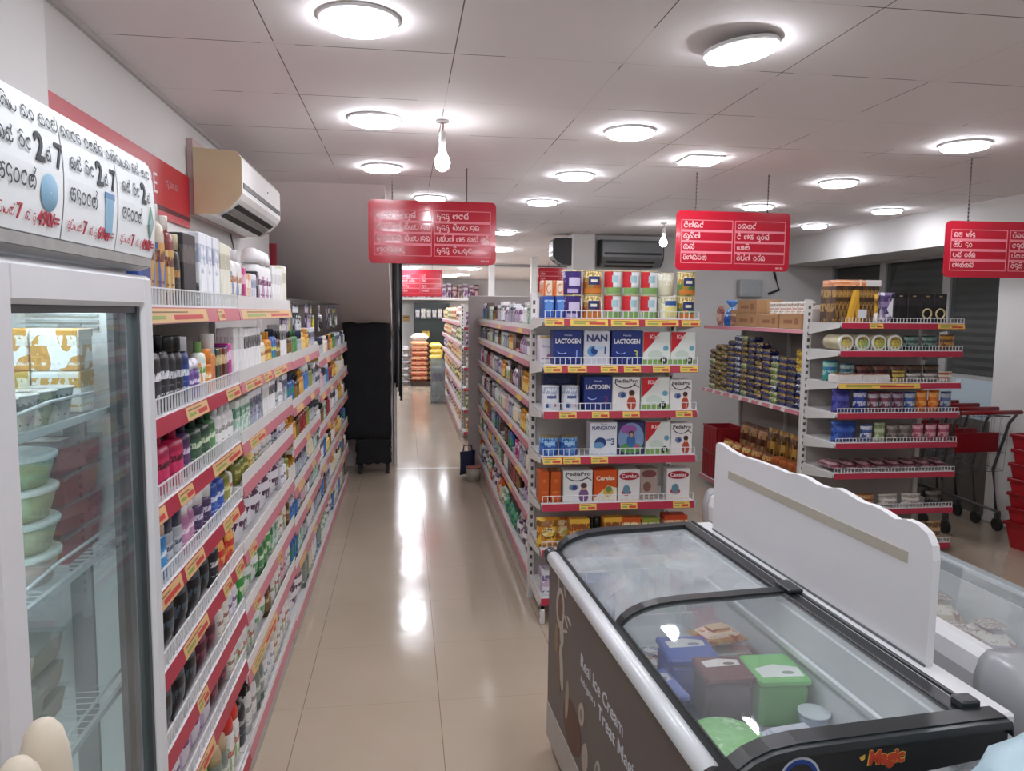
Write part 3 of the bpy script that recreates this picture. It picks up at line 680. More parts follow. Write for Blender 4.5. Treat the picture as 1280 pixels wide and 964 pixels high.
for bi, (nm_, y0, y1, zs) in enumerate(BAYS):
    t = thing('shelving_unit', 'white wall shelving bay with red price strips, %s bay of left aisle wall' % nm_, 'shelving unit', LF.M, 'left wall shelving bays')
    top = 1.86 if bi < 2 else 1.80
    MB().box(y0+.002, y1-.002, .388, .396, .05, top, P('c8c2bd', .6)).build('back_panel', t)
    for x in ((y0+.016, y1-.016) if bi == 0 else (y1-.016,)): post_mb(x, .36, top, slots=False, d=.028).build('upright', t)
    MB().box(y0+.01, y1-.01, .012, .385, 0, .1, P('b9b3ae')).build('kick_plate', t)
    for k, z in enumerate(zs):
        last = k == len(zs)-1
        tags = (TG[k] if bi == 0 else TG2[k] if bi == 1 else ([(.1, .3), (.6, .75)] if k % 2 else [(.4, .55)])) if not last else ()
        shelf(t, y0, y1, 0, .386, z, STRP if bi else STR, tags, fence=.045 if not last else .03, step=.024 if bi < 1 else .03, lipsolid=bi > 0, detail=bi < 2, tagmat=TAGO)
    if bi >= 2:
        hk = MB(); hk.box(y0+.02, y1-.02, .355, .387, 1.79, 1.82, P('8a8683'))
        for q in range(12): hk.rod((y0+.06+q*.1, .36, 1.80), (y0+.06+q*.1, .05, 1.815), .002, P('9a9694', .3, .8))
        hk.build('hook_rail', t)

# gondola between the aisles
GF = Frame(.800, 8.30, -90.75)      # its aisle face: local x runs from the far end towards the camera
GL_ = 3.78
t = thing('shelving_unit', 'white double-sided gondola with pale pink price strips on right of aisle', 'shelving unit', GF.M)
MB().box(0, GL_, .4, .42, .05, 1.84, P('c5bfba', .6)).build('back_panel', t)
MB().box(0, GL_, .02, .84, 0, .09, P('b9b3ae')).build('kick_plate', t)
for x in (.015, 1.28, 2.56): post_mb(x, .375, 1.86, slots=False, d=.025).build('upright', t)
MB().box(-.04, -.005, -.11, .86, 0, 1.93, P('b7aeab', .5), .004).build('end_panel', t, label='grey end panel')
GZ = [1.652, 1.455, 1.206, .948, .715, .50]
for k, z in enumerate(GZ):
    for (a, b) in ((.005, 1.28), (1.28, 2.56), (2.56, GL_-.02)):
        shelf(t, a, b, 0, .4, z, STRP, [(.2, .35)] if k % 2 else [(.55, .75)], fence=.03, step=.04, lipsolid=True, striph=.035, detail=False)
    MB().box(.005, GL_-.02, .42, .84, z-.018, z, SHW).build('rear_shelf', t)
shelf(t, .005, GL_-.02, 0, .4, .15, STRP, (), fence=.03, step=.05, lipsolid=True, detail=False)

# milk powder endcap facing the camera
EF = Frame(.735, 4.05, 0)
t = thing('shelving_unit', 'white endcap shelving unit of milk powder and baby cereal boxes', 'shelving unit', EF.M)
EW = .905
MB().box(.03, EW-.03, .425, .44, .05, 1.84, P('d2ceca', .55)).build('back_panel', t)
post_mb(.024, .395, 1.865, w=.036, d=.04).build('upright', t); post_mb(EW-.024, .395, 1.865, w=.036, d=.04).build('upright', t)
for sx in (.012, EW-.04):
    MB().box(sx, sx+.028, .0, .395, .085, .13, POST, .003).box(sx, sx+.028, .0, .03, 0, .12, POST, .003).box(sx-.0006, sx+.001, .01, .02, .03, .05, SLOT).box(sx-.0006, sx+.001, .01, .02, .07, .09, SLOT).build('base_foot', t)
EZ = [1.72, 1.465, 1.21, .955, .69, .43]
ET = [[(0, .12), (.16, .4), (.42, .6), (.64, .86), (.88, 1)], [(0, .11), (.15, .27), (.36, .47), (.51, .62), (.7, .81), (.88, 1)], [(.1, .21), (.31, .42), (.51, .62), (.86, .97)], [(0, .12), (.13, .24), (.31, .42)], [(.24, .35), (.51, .62), (.86, .97)], []]
for k, z in enumerate(EZ):
    s = shelf(t, .01, EW-.005, 0, .4, z, STR, ET[k], fence=.044, step=.029)
    bracket_mb(.004, .008, .4, z-.004).build('bracket', s); bracket_mb(EW+.002, .008, .4, z-.004).build('bracket', s)
shelf(t, .01, EW-.005, 0, .4, .15, STR, (), fence=.03, step=.03)

# biscuit bay: aisle side of the right gondola; and its endcap facing the camera
BF = Frame(3.05, 7.45, -90)
t = thing('shelving_unit', 'white deep side shelving with stacked biscuit packs behind milk powder endcap', 'shelving unit', BF.M); bay_ = t
MB().box(0, 1.97, .43, .445, .03, 1.84, P('b9b1ac', .6)).build('back_panel', t)
for x in (.02, .98, 1.95): post_mb(x, .4, 1.86, slots=False, d=.028).build('upright', t)
for z, st in ((1.64, STRP), (1.0, STRP), (.10, STRP)): shelf(t, .0, 1.97, 0, .43, z, st, (), fence=0, striph=.03, detail=False)
for k in range(9): MB().prism([(-.012, 1.0-.03), (-.002, 1.0), (-.001, 1.0), (-.01, 1.0-.03)], .08+k*.2, .14+k*.2, P('d9cfc6'), axis='x').build('price_tag', t, label='pale price tag')
RF = Frame(3.062, 5.0, 0); RW = .972
t = thing('shelving_unit', 'white endcap shelving with red price strips near the trolleys', 'shelving unit', RF.M)
MB().box(.03, RW-.03, .455, .47, .03, 1.8, P('bdb6b1', .55)).build('back_panel', t)
post_mb(-.0, .43, 1.87, w=.05, d=.04).build('upright', t); post_mb(RW-.0, .43, 1.78, w=.04, d=.04, slots=False).build('upright', t)
RZ = [1.70, 1.50, 1.268, 1.05, .832, .61, .34, .07]
RT = [[(.22, .33), (.78, 1)], [], [(0, .66)], [], [], [], [], []]
for k, z in enumerate(RZ):
    s = shelf(t, 0, RW, 0, .43, z, STR, RT[k], fence=.036, step=.026)
    if k < 7: bracket_mb(-.002, .008, .43, z-.004, drop=.085).build('bracket', s); bracket_mb(RW+.002, .008, .43, z-.004, drop=.085).build('bracket', s)
# far gondola
FF = Frame(.80, 16.4, -90.4); FL_ = 5.8
t = thing('shelving_unit', 'far white gondola along the passage beyond the grey end panel', 'shelving unit', FF.M)
MB().box(0, FL_, .4, .42, .02, 1.8, P('cfcac6', .6)).build('back_panel', t); MB().box(0, FL_, .02, .8, 0, .08, P('b9b3ae')).build('kick_plate', t)
FZ = [1.6, 1.3, 1.0, .68, .38, .1]
for z in FZ: shelf(t, 0, FL_-.01, 0, .4, z, STRP, (), fence=.03, lipsolid=True, detail=False)
HF = Frame(.78, 10.2, 0)
t = thing('shelving_unit', 'far white endcap shelving seen just left of the grey end panel', 'shelving unit', HF.M)
MB().box(.02, .86, .385, .395, .02, 1.84, P('cfcac6', .6)).build('back_panel', t); post_mb(.015, .35, 1.86, w=.04, d=.035, slots=True).build('upright', t); post_mb(.865, .35, 1.86, w=.04, d=.035, slots=False).build('upright', t)
HZ = [1.55, 1.28, 1.0, .72, .42, .12]
for z in HZ: shelf(t, .0, .88, 0, .345, z, STR, (), fence=.03, step=.05, detail=False)
# ------------------------------------------------------------------ products
_PC = {}
def bottle(w, d, h, body, cap, lab=None, style='flip', power=2.6, n=14, rough=.3):
    """returns [(part, MB)]: body, cap, label"""
    pr = {'flip': (.80, .55, .80), 'dome': (.74, .92, .72), 'pump': (.74, .3, .72), 'wide': (.66, .96, .64), 'spray': (.78, .86, .76), 'disc': (.84, .5, .82), 'trig': (.7, .3, .68)}[style]
    hb, cr, sh = pr[0]*h, pr[1], pr[2]*h
    bm_ = P(body, rough) if not isinstance(body, tuple) else PRN(*body)
    b = MB(); prof = [(.86, 0), (1, .02*h), (1, sh*.86), (.9, sh*.96), (max(cr*.8, .3), hb)] if style != 'wide' else [(.86, 0), (1, .03*h), (1, hb*.94), (.95, hb)]
    b.lathe(prof, bm_, n=n, sx=w/2, sy=d/2, power=power)
    c = MB(); cm = P(cap, .3)
    q = min(w, d)/2
    if style == 'pump':
        c.lathe([(.38, hb+.0004), (.4, hb+.02), (.16, hb+.024), (.14, h-.02), (.3, h-.018), (.3, h)], cm, n=12, sx=q, sy=q)
        c.box(-.006, .006, -q*1.25, 0, h-.016, h-.004, cm, .002)
    elif style == 'trig':
        c.lathe([(.35, hb+.0004), (.35, hb+.03), (.2, hb+.04)], cm, n=10, sx=q, sy=q); c.box(-.011, .011, -q*1.3, q*.9, h-.035, h, cm, .004); c.box(-.006, .006, -q*1.0, -q*.8, hb+.02, h-.03, cm, .002)
    elif style == 'dome':
        c.lathe([(cr, hb+.0004), (cr, h*.86), (cr*.8, h*.96), (cr*.4, h)], cm, n=n, sx=w/2, sy=d/2)
    elif style == 'wide':
        c.lathe([(cr, hb+.0004), (cr, h*.97), (cr*.93, h)], cm, n=n, sx=w/2, sy=d/2, power=power)
    else:
        c.lathe([(cr, hb+.0004), (cr, h*.985), (cr*.94, h)], cm, n=12, sx=q if style != 'spray' else w/2, sy=q if style != 'spray' else d/2)
    out = [('body', b), ('cap', c)]
    if lab:
        l = MB(); l.lathe([(1.012, h*.16), (1.012, sh*.76)], PRN(*lab), n=10, sx=w/2, sy=d/2, a0=205, a1=335, power=power, cap=False); out.append(('label', l))
    return out
def carton(w, d, h, col, ink='333333', acc=None, panel=None, mode=0):
    b = MB().box(-w/2, w/2, -d/2, d/2, 0, h, PRN(col, ink, acc, .4, mode), .0025); out = [('carton', b)]
    if panel:
        l = MB().box(-w*.36, w*.36, -d/2-.0008, -d/2+.0004, h*panel[1], h*panel[2], PRN(panel[0], ink, acc, .4, 2)); out.append(('front_panel', l))
    return out
def can(r, h, col, ink, acc=None, rim='c9c6bf', lid=None, mode=0):
    b = MB().lathe([(r*.97, 0), (r, .004), (r, h-.012), (r*.97, h-.008)], PRN(col, ink, acc, .3, mode), n=20)
    l = MB().lathe([(r*1.02, h-.0075), (r*1.03, h-.001), (r*.98, h)], P(lid or rim, .3, .3 if not lid else 0), n=20)
    f = MB().lathe([(r*1.0, .0), (r*1.015, .003)], P(rim, .3, .6), n=20)
    return [('body', b), ('lid', l)]
def pouch(w, d, h, col, ink, acc=None, mode=1, lab=None):
    b = MB().pillow(w, d, 0, h, PRN(col, ink, acc, .3, mode)); out = [('pouch', b)]
    if lab:
        out.append(('label', MB().prism(el(0, h*.55, w*.3, h*.16, 0, 360, 14)[:-1], -d*.5-.0045, -d*.5-.0035, PRN(lab, ink, acc, .3, 2))))
    return out
def jar(r, h, body, cap, lab=None):
    b = MB().lathe([(.9*r, 0), (r, .006), (r, h*.62), (r*.9, h*.68)], P(body, .25), n=16)
    c = MB().lathe([(r*.98, h*.685), (r*1.0, h*.98), (r*.95, h)], P(cap, .35), n=16); out = [('body', b), ('lid', c)]
    if lab: out.append(('label', MB().lathe([(r*1.012, h*.12), (r*1.012, h*.56)], PRN(*lab), n=10, a0=205, a1=335, cap=False)))
    return out
def width_of(parts): return max(v.x for _, m_ in parts for v in m_.v)-min(v.x for _, m_ in parts for v in m_.v)
class Prod:
    """one kind of product: adjective, noun, tail words, category, python builder; meshes are shared by all copies"""
    def __init__(s, adj, noun, tail, cat, fn, h):
        s.adj, s.noun, s.tail, s.cat, s.fn, s.h = adj, noun, tail, cat, fn, h; s.cache = {}
    def meshes(s, h, flat):
        k = (round(h, 2) if h < s.h else s.h, flat)
        if k not in s.cache:
            parts = s.fn(k[0]); w_ = width_of(parts)
            ds = [v.y for _, m_ in parts for v in m_.v]
            if flat:
                mb = MB()
                for _, q in parts: mb.merge(q)
                parts = [(None, mb)]
            s.cache[k] = ([(pn, q.mesh(pn or s.noun)) for pn, q in parts], w_, max(ds)-min(ds), -min(ds))
        return s.cache[k]
NUM = ['', 'one', 'two', 'three', 'four', 'five', 'six', 'seven', 'eight', 'nine', 'ten', 'eleven', 'twelve', 'thirteen', 'fourteen', 'fifteen', 'sixteen']
ORDN = ['nearest', 'second', 'third', 'fourth', 'fifth', 'sixth', 'seventh', 'eighth', 'ninth', 'tenth', 'eleventh', 'twelfth', 'thirteenth', 'fourteenth', 'fifteenth', 'sixteenth']
def plural(n):
    return n+'es' if n.endswith(('x', 's', 'ch')) else n+'s'
def ordword(i, n, mode):
    """mode near: 0 is nearest; far: 0 is farthest; lr: left to right"""
    if mode == 'far': i = n-1-i
    if mode == 'lr':
        if n == 2: return ('left', 'right')[i]
        if n == 3: return ('left', 'middle', 'right')[i]
        return 'leftmost' if i == 0 else 'rightmost' if i == n-1 else ORDN[i]
    if n == 2: return ('nearer', 'farther')[i]
    if n == 3: return ('nearest', 'middle', 'farthest')[i]
    return 'farthest' if i == n-1 else ORDN[i]
def cname(noun): return noun.replace(' ', '_').replace('-', '_')
def spawn(pd, h, flat, M, label, group):
    ms, *_ = pd.meshes(h, flat)
    if flat and len(ms) == 1:
        return tag(link(cname(pd.noun), ms[0][1], None, M), label, pd.cat, group)
    t = thing(cname(pd.noun), label, pd.cat, M, group)
    for pn, me in ms: link(pn, me, t)
    return t
def fill(frame, x0, x1, z, gap, seq, place, mode, flat=False, y=.03, jit=3., sp=.004, just=False):
    """lay a sequence of (product, count) along a shelf front, numbering look-alikes"""
    run = []
    for pd, n in seq: run += [pd]*n
    items = []; x = x0
    for pd in run:
        ms, w_, dp, fy = pd.meshes(min(pd.h, gap), flat)
        if x+w_ > x1: break
        items.append((pd, x+w_/2, fy)); x += w_+sp
    if just and items:
        ex = (x1-x)/max(1, len(items))
        items = [(p, xx+ex*(i+.5), f) for i, (p, xx, f) in enumerate(items)]
    tot = {}
    for p, *_ in items: tot[id(p)] = tot.get(id(p), 0)+1
    cnt = {}
    for p, xx, f in items:
        i = cnt.get(id(p), 0); cnt[id(p)] = i+1; n = tot[id(p)]
        tl = (' '+p.tail) if p.tail else ''
        if n == 1: lab = '%s %s%s, %s' % (p.adj, p.noun, tl, place)
        else:
            lab = '%s of %s %s %s%s, %s' % (ordword(i, n, mode), NUM[n], p.adj, plural(p.noun), tl, place)
        if len(lab.split()) > 16 and n > 1: lab = '%s %s %s%s, %s' % (ordword(i, n, mode), p.adj, p.noun, tl, place)
        spawn(p, gap, flat, frame.at(xx, y+f+rnd.uniform(0, .006), z+.001, rnd.uniform(-jit, jit)), lab, ('%s %s, %s' % (p.adj, plural(p.noun), place)) if n > 1 else None)
    return items
def B(adj, noun, tail, w, d, h, body, cap, lab=None, style='flip', power=2.6):
    return Prod(adj, noun, tail, 'bottle', lambda hh: bottle(w*1.2, d*1.2, hh, body, cap, lab, style, power), h)
SCL = 1.2
def X(adj, noun, tail, w, d, h, *a, **k):
    return Prod(adj, noun, tail, 'box', lambda hh: carton(w*SCL, d*SCL, hh, *a, **k), h)
def K(adj, noun, tail, w, d, h, *a, **k):
    return Prod(adj, noun, tail, 'packet', lambda hh: pouch(w*SCL, d, hh, *a, **k), h)
def J(adj, noun, tail, r, h, *a):
    return Prod(adj, noun, tail, 'jar', lambda hh: jar(r, hh, *a), h)
def CN(adj, noun, tail, r, h, *a, **k):
    return Prod(adj, noun, tail, 'can', lambda hh: can(r, hh, *a, **k), h)

T = dict(
 blubox=X('tall blue', 'perfume carton', '', .065, .06, .24, '2b4f9c', 'd8c9a0', '24407f'),
 clrbot=B('clear', 'cologne bottle', 'with gold label', .05, .035, .25, 'c7bba8', 'e9e6e0', ('c89a4c', '6c2f2a', '5b6fae'), 'disc'),
 redbot=B('dark red', 'cologne bottle', 'with gold label', .05, .035, .23, '7c3331', 'efe9df', ('c79a52', '5b2320', 'd9c391'), 'disc'),
 blkbox=X('large black', 'perfume carton', '', .095, .06, .2, '2c2c2e', '5d5a55', '242426'),
 blkgold=B('black and gold', 'perfume bottle', '', .04, .03, .19, '282625', 'd9c9a8', ('33302d', 'b98c45', None), 'spray'),
 grnjar=J('small dark green', 'cream jar', '', .025, .07, '45543f', '2f3b2d', ('5f7358', 'd5d5c0', None)),
 whtblu=X('white', 'lotion carton', 'with blue top', .06, .055, .22, 'e6e9ee', 'aab4c6', 'f0f2f4', ('f3f5f8', .1, .82)),
 crmbox=X('tall cream', 'carton', '', .05, .05, .21, 'e4e2cf', 'b9b89f', 'ecead9'),
 lotpic=B('white', 'baby lotion bottle', 'with picture label', .075, .045, .21, 'eceae6', 'dcd5d8', ('efe7dc', 'b07a52', '8ea3c4'), 'flip'),
 pinkbox=X('slim pink', 'carton', '', .025, .05, .15, 'd0568c', 'f0c4d6', 'b8437a'),
 peachbox=X('peach and white', 'carton', '', .03, .05, .13, 'e7b995', 'fff2e6', 'f1e2d4'),
 slimwht=X('slim white', 'carton', '', .03, .05, .135, 'e9e9f0', '9aa0ba', 'd6d8e4'),
 bigwht=B('big white', 'lotion bottle', 'with purple swirl label', .09, .07, .25, 'efeeee', 'e8e6e6', ('f0eef0', '7a3f66', 'c7a5bd'), 'dome', 2.),
 blkspray=B('slim black', 'spray can', '', .045, .045, .185, '2a2b2d', '1e1e20', ('333437', 'c9ccd0', None), 'spray', 2.),
 blkmen=B('black', 'shower gel bottle', 'with white lettering', .06, .04, .19, '242528', '191a1c', ('2b2c30', 'e4e4e8', None), 'flip'),
 navyspray=B('navy', 'body spray can', '', .046, .046, .18, '28386b', 'dfe3e8', ('31468a', 'dfe6ef', None), 'spray', 2.),
 pursm=B('small purple', 'roll-on bottle', '', .04, .032, .115, '6a4b8f', 'e8e4ee', ('75559b', 'efe6f5', None), 'dome'),
 grnorg=B('white and green', 'lotion bottle', '', .05, .035, .16, 'd9ded3', '86b36a', ('eef2e8', '6da04b', 'f0a04a'), 'flip'),
 orgtube=B('orange', 'sunscreen tube', 'with orange cap', .045, .03, .135, 'd9833d', 'e88a2e', ('e9a25a', 'fff4e0', None), 'wide'),
 whtcap=B('orange-shouldered', 'lotion bottle', 'with white cap', .05, .038, .18, 'dd8d58', 'ece9e6', None, 'wide'),
 dkgrn=X('dark green', 'soap carton', '', .032, .05, .13, '2f4a3c', 'c7b77c', '253b30'),
 brnbox=X('brown', 'soap carton', '', .03, .05, .13, '7a4a35', 'e0c79c', '633a29'),
 purbox=X('purple', 'soap carton', '', .032, .05, .135, '63418a', 'e5daf0', '523475'),
 magbox=X('bright magenta', 'soap carton', '', .034, .05, .14, 'd23a92', 'f9d7ea', 'c02a82'),
 tealcap=B('white', 'face wash tube', 'with teal cap', .05, .03, .19, 'e1e5e2', '4fa08c', None, 'wide'),
 taubox=X('taupe', 'carton', '', .04, .05, .19, '6c5a55', '98867e', '5d4c48'),
 whtblk=X('white', 'carton', 'with black lettering', .05, .05, .185, 'ececeb', '4a4a4c', 'f5f5f4'),
 whtplain=X('plain white', 'carton', '', .065, .05, .19, 'e7e6e4', 'cfcdca', 'f0efed'),
 cream=B('cream', 'baby oil bottle', '', .05, .04, .15, 'ebe3d2', 'f3efe6', ('f2e3c4', 'c98c4c', None), 'flip'),
 oramber=B('amber', 'hair oil bottle', '', .055, .042, .16, 'cf8a2f', 'd99a34', ('e3a948', '7a4318', 'f0d27a'), 'flip'),
 blugrn=B('blue', 'mouthwash bottle', 'with dark cap', .05, .04, .17, '355fa3', '22304a', ('3d6fb8', 'd8e060', '2d9455'), 'flip'),
 magbot=B('magenta', 'shampoo bottle', 'with dark lettering', .082, .045, .17, 'b8204f', '9c1a42', ('c7275b', '46121f', 'd2356a'), 'flip'),
 plumbot=B('plum', 'shampoo bottle', '', .06, .04, .165, '4d3159', '3c2547', ('5b3b69', 'd9cbe0', None), 'flip'),
 bottlegrn=B('dark green', 'shampoo bottle', '', .07, .045, .17, '2f4638', '26382e', ('3f5f47', 'c9d8b8', None), 'flip'),
 grnbot=B('leaf green', 'conditioner bottle', '', .06, .04, .16, '4a7f4e', '3d6a41', ('5f9660', 'e9f2d9', None), 'flip'),
 whtsham=B('white', 'shampoo bottle', 'with grey lettering', .055, .04, .165, 'e9e7e6', 'dddbd9', ('efedeb', '8f8a88', None), 'flip'),
 dkred=B('dark red', 'shampoo bottle', '', .07, .045, .165, '8a2226', '6f1a1e', ('97292d', 'f0d9c9', None), 'flip'),
 orgbot=B('orange', 'shampoo bottle', 'with yellow label', .07, .045, .165, 'e0822f', 'c86f22', ('eda24a', 'c24a1d', 'f5d070'), 'flip'),
 yelsm=B('small yellow', 'baby wash bottle', '', .05, .04, .13, 'ecc766', 'f0ead8', ('f3dc92', 'c08a2c', None), 'flip'),
 whtgrn=X('white and green', 'herbal carton', '', .055, .05, .15, 'e4e9e1', '5f9a7b', 'a9cdb9', ('f1f5ef', .3, .75)),
 gryfig=X('white', 'hair dye carton', 'with grey portrait', .06, .05, .16, 'dcdde2', '55596b', 'b5b9c8', ('9fa5b8', .15, .6)),
 dkslot=X('charcoal', 'carton', '', .03, .05, .15, '3a3a3c', '8a8a8c', '2e2e30'),
 blucan=B('sky blue', 'body lotion bottle', 'with beige cap', .06, .04, .165, '2f7fb8', 'c3a88f', ('3f93cb', 'e9f3f8', None), 'dome'),
 navysm=B('grey', 'deodorant stick', 'with navy cap', .05, .036, .15, 'aeb4ba', '2b3450', ('c1c6cc', '39435f', None), 'wide'),
 whtpnk=B('pink', 'powder bottle', 'with white cap', .05, .04, .165, 'b77aa0', 'efedec', ('c890b2', 'f6e8f0', None), 'dome'),
 jarpur=J('purple', 'face cream jar', 'with wide white lid', .045, .16, '5c4a6e', 'efeeee', ('4d3c60', 'd5cbe0', None)),
 royal=B('royal blue', 'hand wash bottle', 'with white pump', .06, .045, .165, '2e4fa0', 'c9d3e6', ('3a60b5', 'e8eef8', None), 'flip'),
 whtpump=B('white', 'hand wash bottle', 'with white pump', .06, .045, .17, 'e8e6e4', 'f0efee', ('f3f1ee', 'c06a4a', '9fbf85'), 'pump'),
 olive=B('olive green', 'herbal oil bottle', '', .055, .042, .16, '7f8436', '5f5a26', ('a09a48', 'e8e0a4', None), 'flip'),
 blkpk=K('black', 'hair gel packet', '', .085, .04, .15, '1d1c1e', '50606a', '2b2426', 1),
 redpk=K('red', 'soap packet', 'with orange print', .09, .04, .12, 'd23a2f', 'f5b45a', 'e8574a', 1),
 teal=K('teal', 'wet wipes packet', 'with green leaves', .11, .06, .14, '2f9083', '5fb06a', '1d7a78', 1),
 bigpad=K('large white', 'sanitary pad pack', 'with purple script', .19, .09, .19, 'ebe8ec', '54324f', 'f4f2f5', 1),
 whtsmall=B('small white', 'lotion bottle', 'with purple print', .05, .04, .14, 'e6e3e7', 'dcd7dd', ('ece8ee', '6a4a7a', None), 'flip'),
 maroon=K('maroon', 'pad pack', '', .09, .05, .14, '51202f', '8c4a5c', '3d1522', 1),
 purwht=K('white', 'pad pack', 'with violet stripes', .085, .05, .14, 'ddd6de', '6f3a72', 'c9b4d0', 0),
 gold=B('white', 'talc bottle', 'with gold cap', .05, .042, .16, 'e8e4dd', 'd9a02e', ('efe9df', '8c5a4a', None), 'dome'),
 grnbx=K('bright green', 'diaper pack', '', .1, .06, .17, '3f9e45', 'e2f0c9', '2d7f35', 1),
 whtkid=K('white', 'diaper pack', 'with green print', .1, .06, .17, 'e9ece8', '6aa66c', 'f3f4f1', 1),
 blkcap=B('white', 'cleaner bottle', 'with black cap', .065, .05, .22, 'e4e2e0', '222224', ('e9e7e3', '8a8683', None), 'dome'),
 redcap=B('white', 'bleach bottle', 'with red cap', .07, .055, .23, 'e9e7e4', 'd9352b', ('efece8', 'b8463a', '9cc08a'), 'dome'),
 greycap=B('grey-green', 'cleaner bottle', 'with beige cap', .06, .05, .21, '7f8a80', 'cdb58e', ('8f9a8e', 'dfe4da', None), 'dome'),
 limebag=K('lime green', 'scrub pad bag', '', .12, .07, .17, '7fd04a', 'cdf0a0', '5fb238', 1),
 blktrig=B('black', 'spray bottle', 'with black trigger', .07, .055, .22, '2c2e30', '202022', ('3a3d40', 'a9adb2', None), 'trig'),
 orgcap=B('cream', 'polish bottle', 'with orange cap', .06, .05, .2, 'e2d8c2', 'dc6a28', ('e8ddc4', 'a8612e', None), 'dome'),
 whtround=B('round white', 'toilet cleaner bottle', '', .07, .055, .21, 'e6e6e6', 'f0f0f0', ('eaeaea', '7d90b0', None), 'wide'),
 blubot=B('blue', 'detergent bottle', 'with white cap', .06, .05, .19, '3a6fae', 'e6ebf0', ('4c83c2', 'f0f4f8', None), 'dome'),
 pinkbot=B('pale pink', 'lotion bottle', '', .05, .04, .16, 'd8a9b0', 'efe3e4', ('e4c0c6', '8c4a58', None), 'flip'),
 brownbot=B('brown', 'hair oil bottle', 'with black cap', .045, .035, .15, '5a3a22', '252020', ('8c6a3a', 'e0cfa0', None), 'flip'),
 greybox=X('grey', 'toothpaste carton', '', .04, .14, .045, 'b9bcc0', '6a7078', 'cfd2d6'),
 redbox=X('red', 'toothpaste carton', '', .04, .14, .045, 'c22f3a', 'f5e6e6', 'a8232e'),
)
GAP = lambda zs, k: (zs[k-1]-.042-.018*0 - zs[k] - .012) if k else .25
def S(s):
    out = []
    for w_ in s.split():
        k, _, n = w_.partition('*'); out.append((T[k], int(n or 1)))
    return out
SHN = ['top', 'second', 'third', 'fourth', 'fifth', 'sixth', 'seventh', 'bottom']
LA = ['blubox clrbot*2 redbot blkgold blkbox grnjar whtblu*3 crmbox*2',
      'blkmen*3 blkspray*2 navyspray pursm*2 grnorg*1 orgtube*1 whtcap dkgrn*1 brnbox*2 purbox*1 magbox tealcap*2 taubox*2',
      'magbot*3 plumbot*1 bottlegrn*2 grnbot whtsham*3 dkred orgbot*2 yelsm*1 whtgrn',
      'blucan*2 navysm*2 whtpnk*2 jarpur*2 royal*2 olive whtpump*2 orgtube',
      'blkpk*5 blkmen*1 redpk*2 teal*2',
      'brownbot*1 blkpk*3 maroon*2 gold*2 whtsmall*3 cream*2',
      'whtsmall*3 purwht*3 maroon*2 gold whtpump*2 oramber*2',
      'blktrig*3 blkcap*2 limebag*1 greycap*2 redcap*2 blkcap*2']
LB = ['lotpic*2 pinkbox peachbox*2 slimwht*3 dkslot bigwht*3 whtplain*3 crmbox*2 slimwht*4',
      'whtplain*2 whtblk*5 cream*2 oramber*2 blugrn*2 brownbot*2 whtblk*3 navyspray*2 greycap*2',
      'whtgrn*3 gryfig*3 dkslot whtplain*2 whtblk*2 navysm whtsham*2 gryfig*2 olive*2 grnbot',
      'olive*3 yelsm*1 whtpump*3 whtsham*3 navysm*2 whtsmall*4 oramber*2 whtpump*2',
      'bigpad*4 whtsmall*2 olive*3 grnbot',
      'grnbx*1 whtkid*2 grnbot*2 grnbx*1 whtgrn*2 gold*2 whtpump*2 brownbot*1 pinkbot*2',
      'whtpump*2 redcap*1 whtkid*2 brownbot*2 blkcap*1 redcap*2 pinkbot*2 whtsham*2 dkred*2 blubot*2',
      'blktrig*1 blkcap*2 greycap*2 whtround*3 orgcap*1 blkcap*2 redcap*2 whtround*2 blubot*2 redcap*1']
for bi, seqs in ((0, LA), (1, LB)):
    nm_, y0, y1, zs = BAYS[bi]
    for k, sq in enumerate(seqs):
        place = '%s shelf of %s left bay' % (SHN[k], nm_)
        fill(LF, (1.80 if bi == 0 else y0+.02), y1-.015, zs[k], GAP(zs, k), S(sq), place, 'near', just=True, y=.016)
POOL = ['whtblk', 'whtgrn', 'olive', 'oramber', 'whtsham', 'brownbot', 'blugrn', 'pinkbot', 'greybox', 'cream', 'grnbot', 'whtsmall', 'dkred', 'gryfig', 'yelsm', 'blubot', 'navysm', 'gold']
LOWP = ['whtround', 'blkcap', 'redcap', 'blubot', 'orgcap', 'greycap', 'bigpad', 'whtkid', 'blktrig']
for bi in (2, 3, 4):
    nm_, y0, y1, zs = BAYS[bi]
    for k, z in enumerate(zs):
        pool = POOL if k < len(zs)-1 else LOWP
        names = rnd.sample(pool, min(len(pool), 6)); seq = [(T[q], rnd.choice((2, 3, 3))) for q in names]
        place = '%s shelf of %s left bay' % (SHN[k] if k < len(zs)-1 else 'bottom', nm_)
        g = .155 if k == 0 else GAP(zs, k)
        fill(LF, y0+.02, y1-.015, z, g, seq, place, 'near', flat=True, just=True, y=.016)
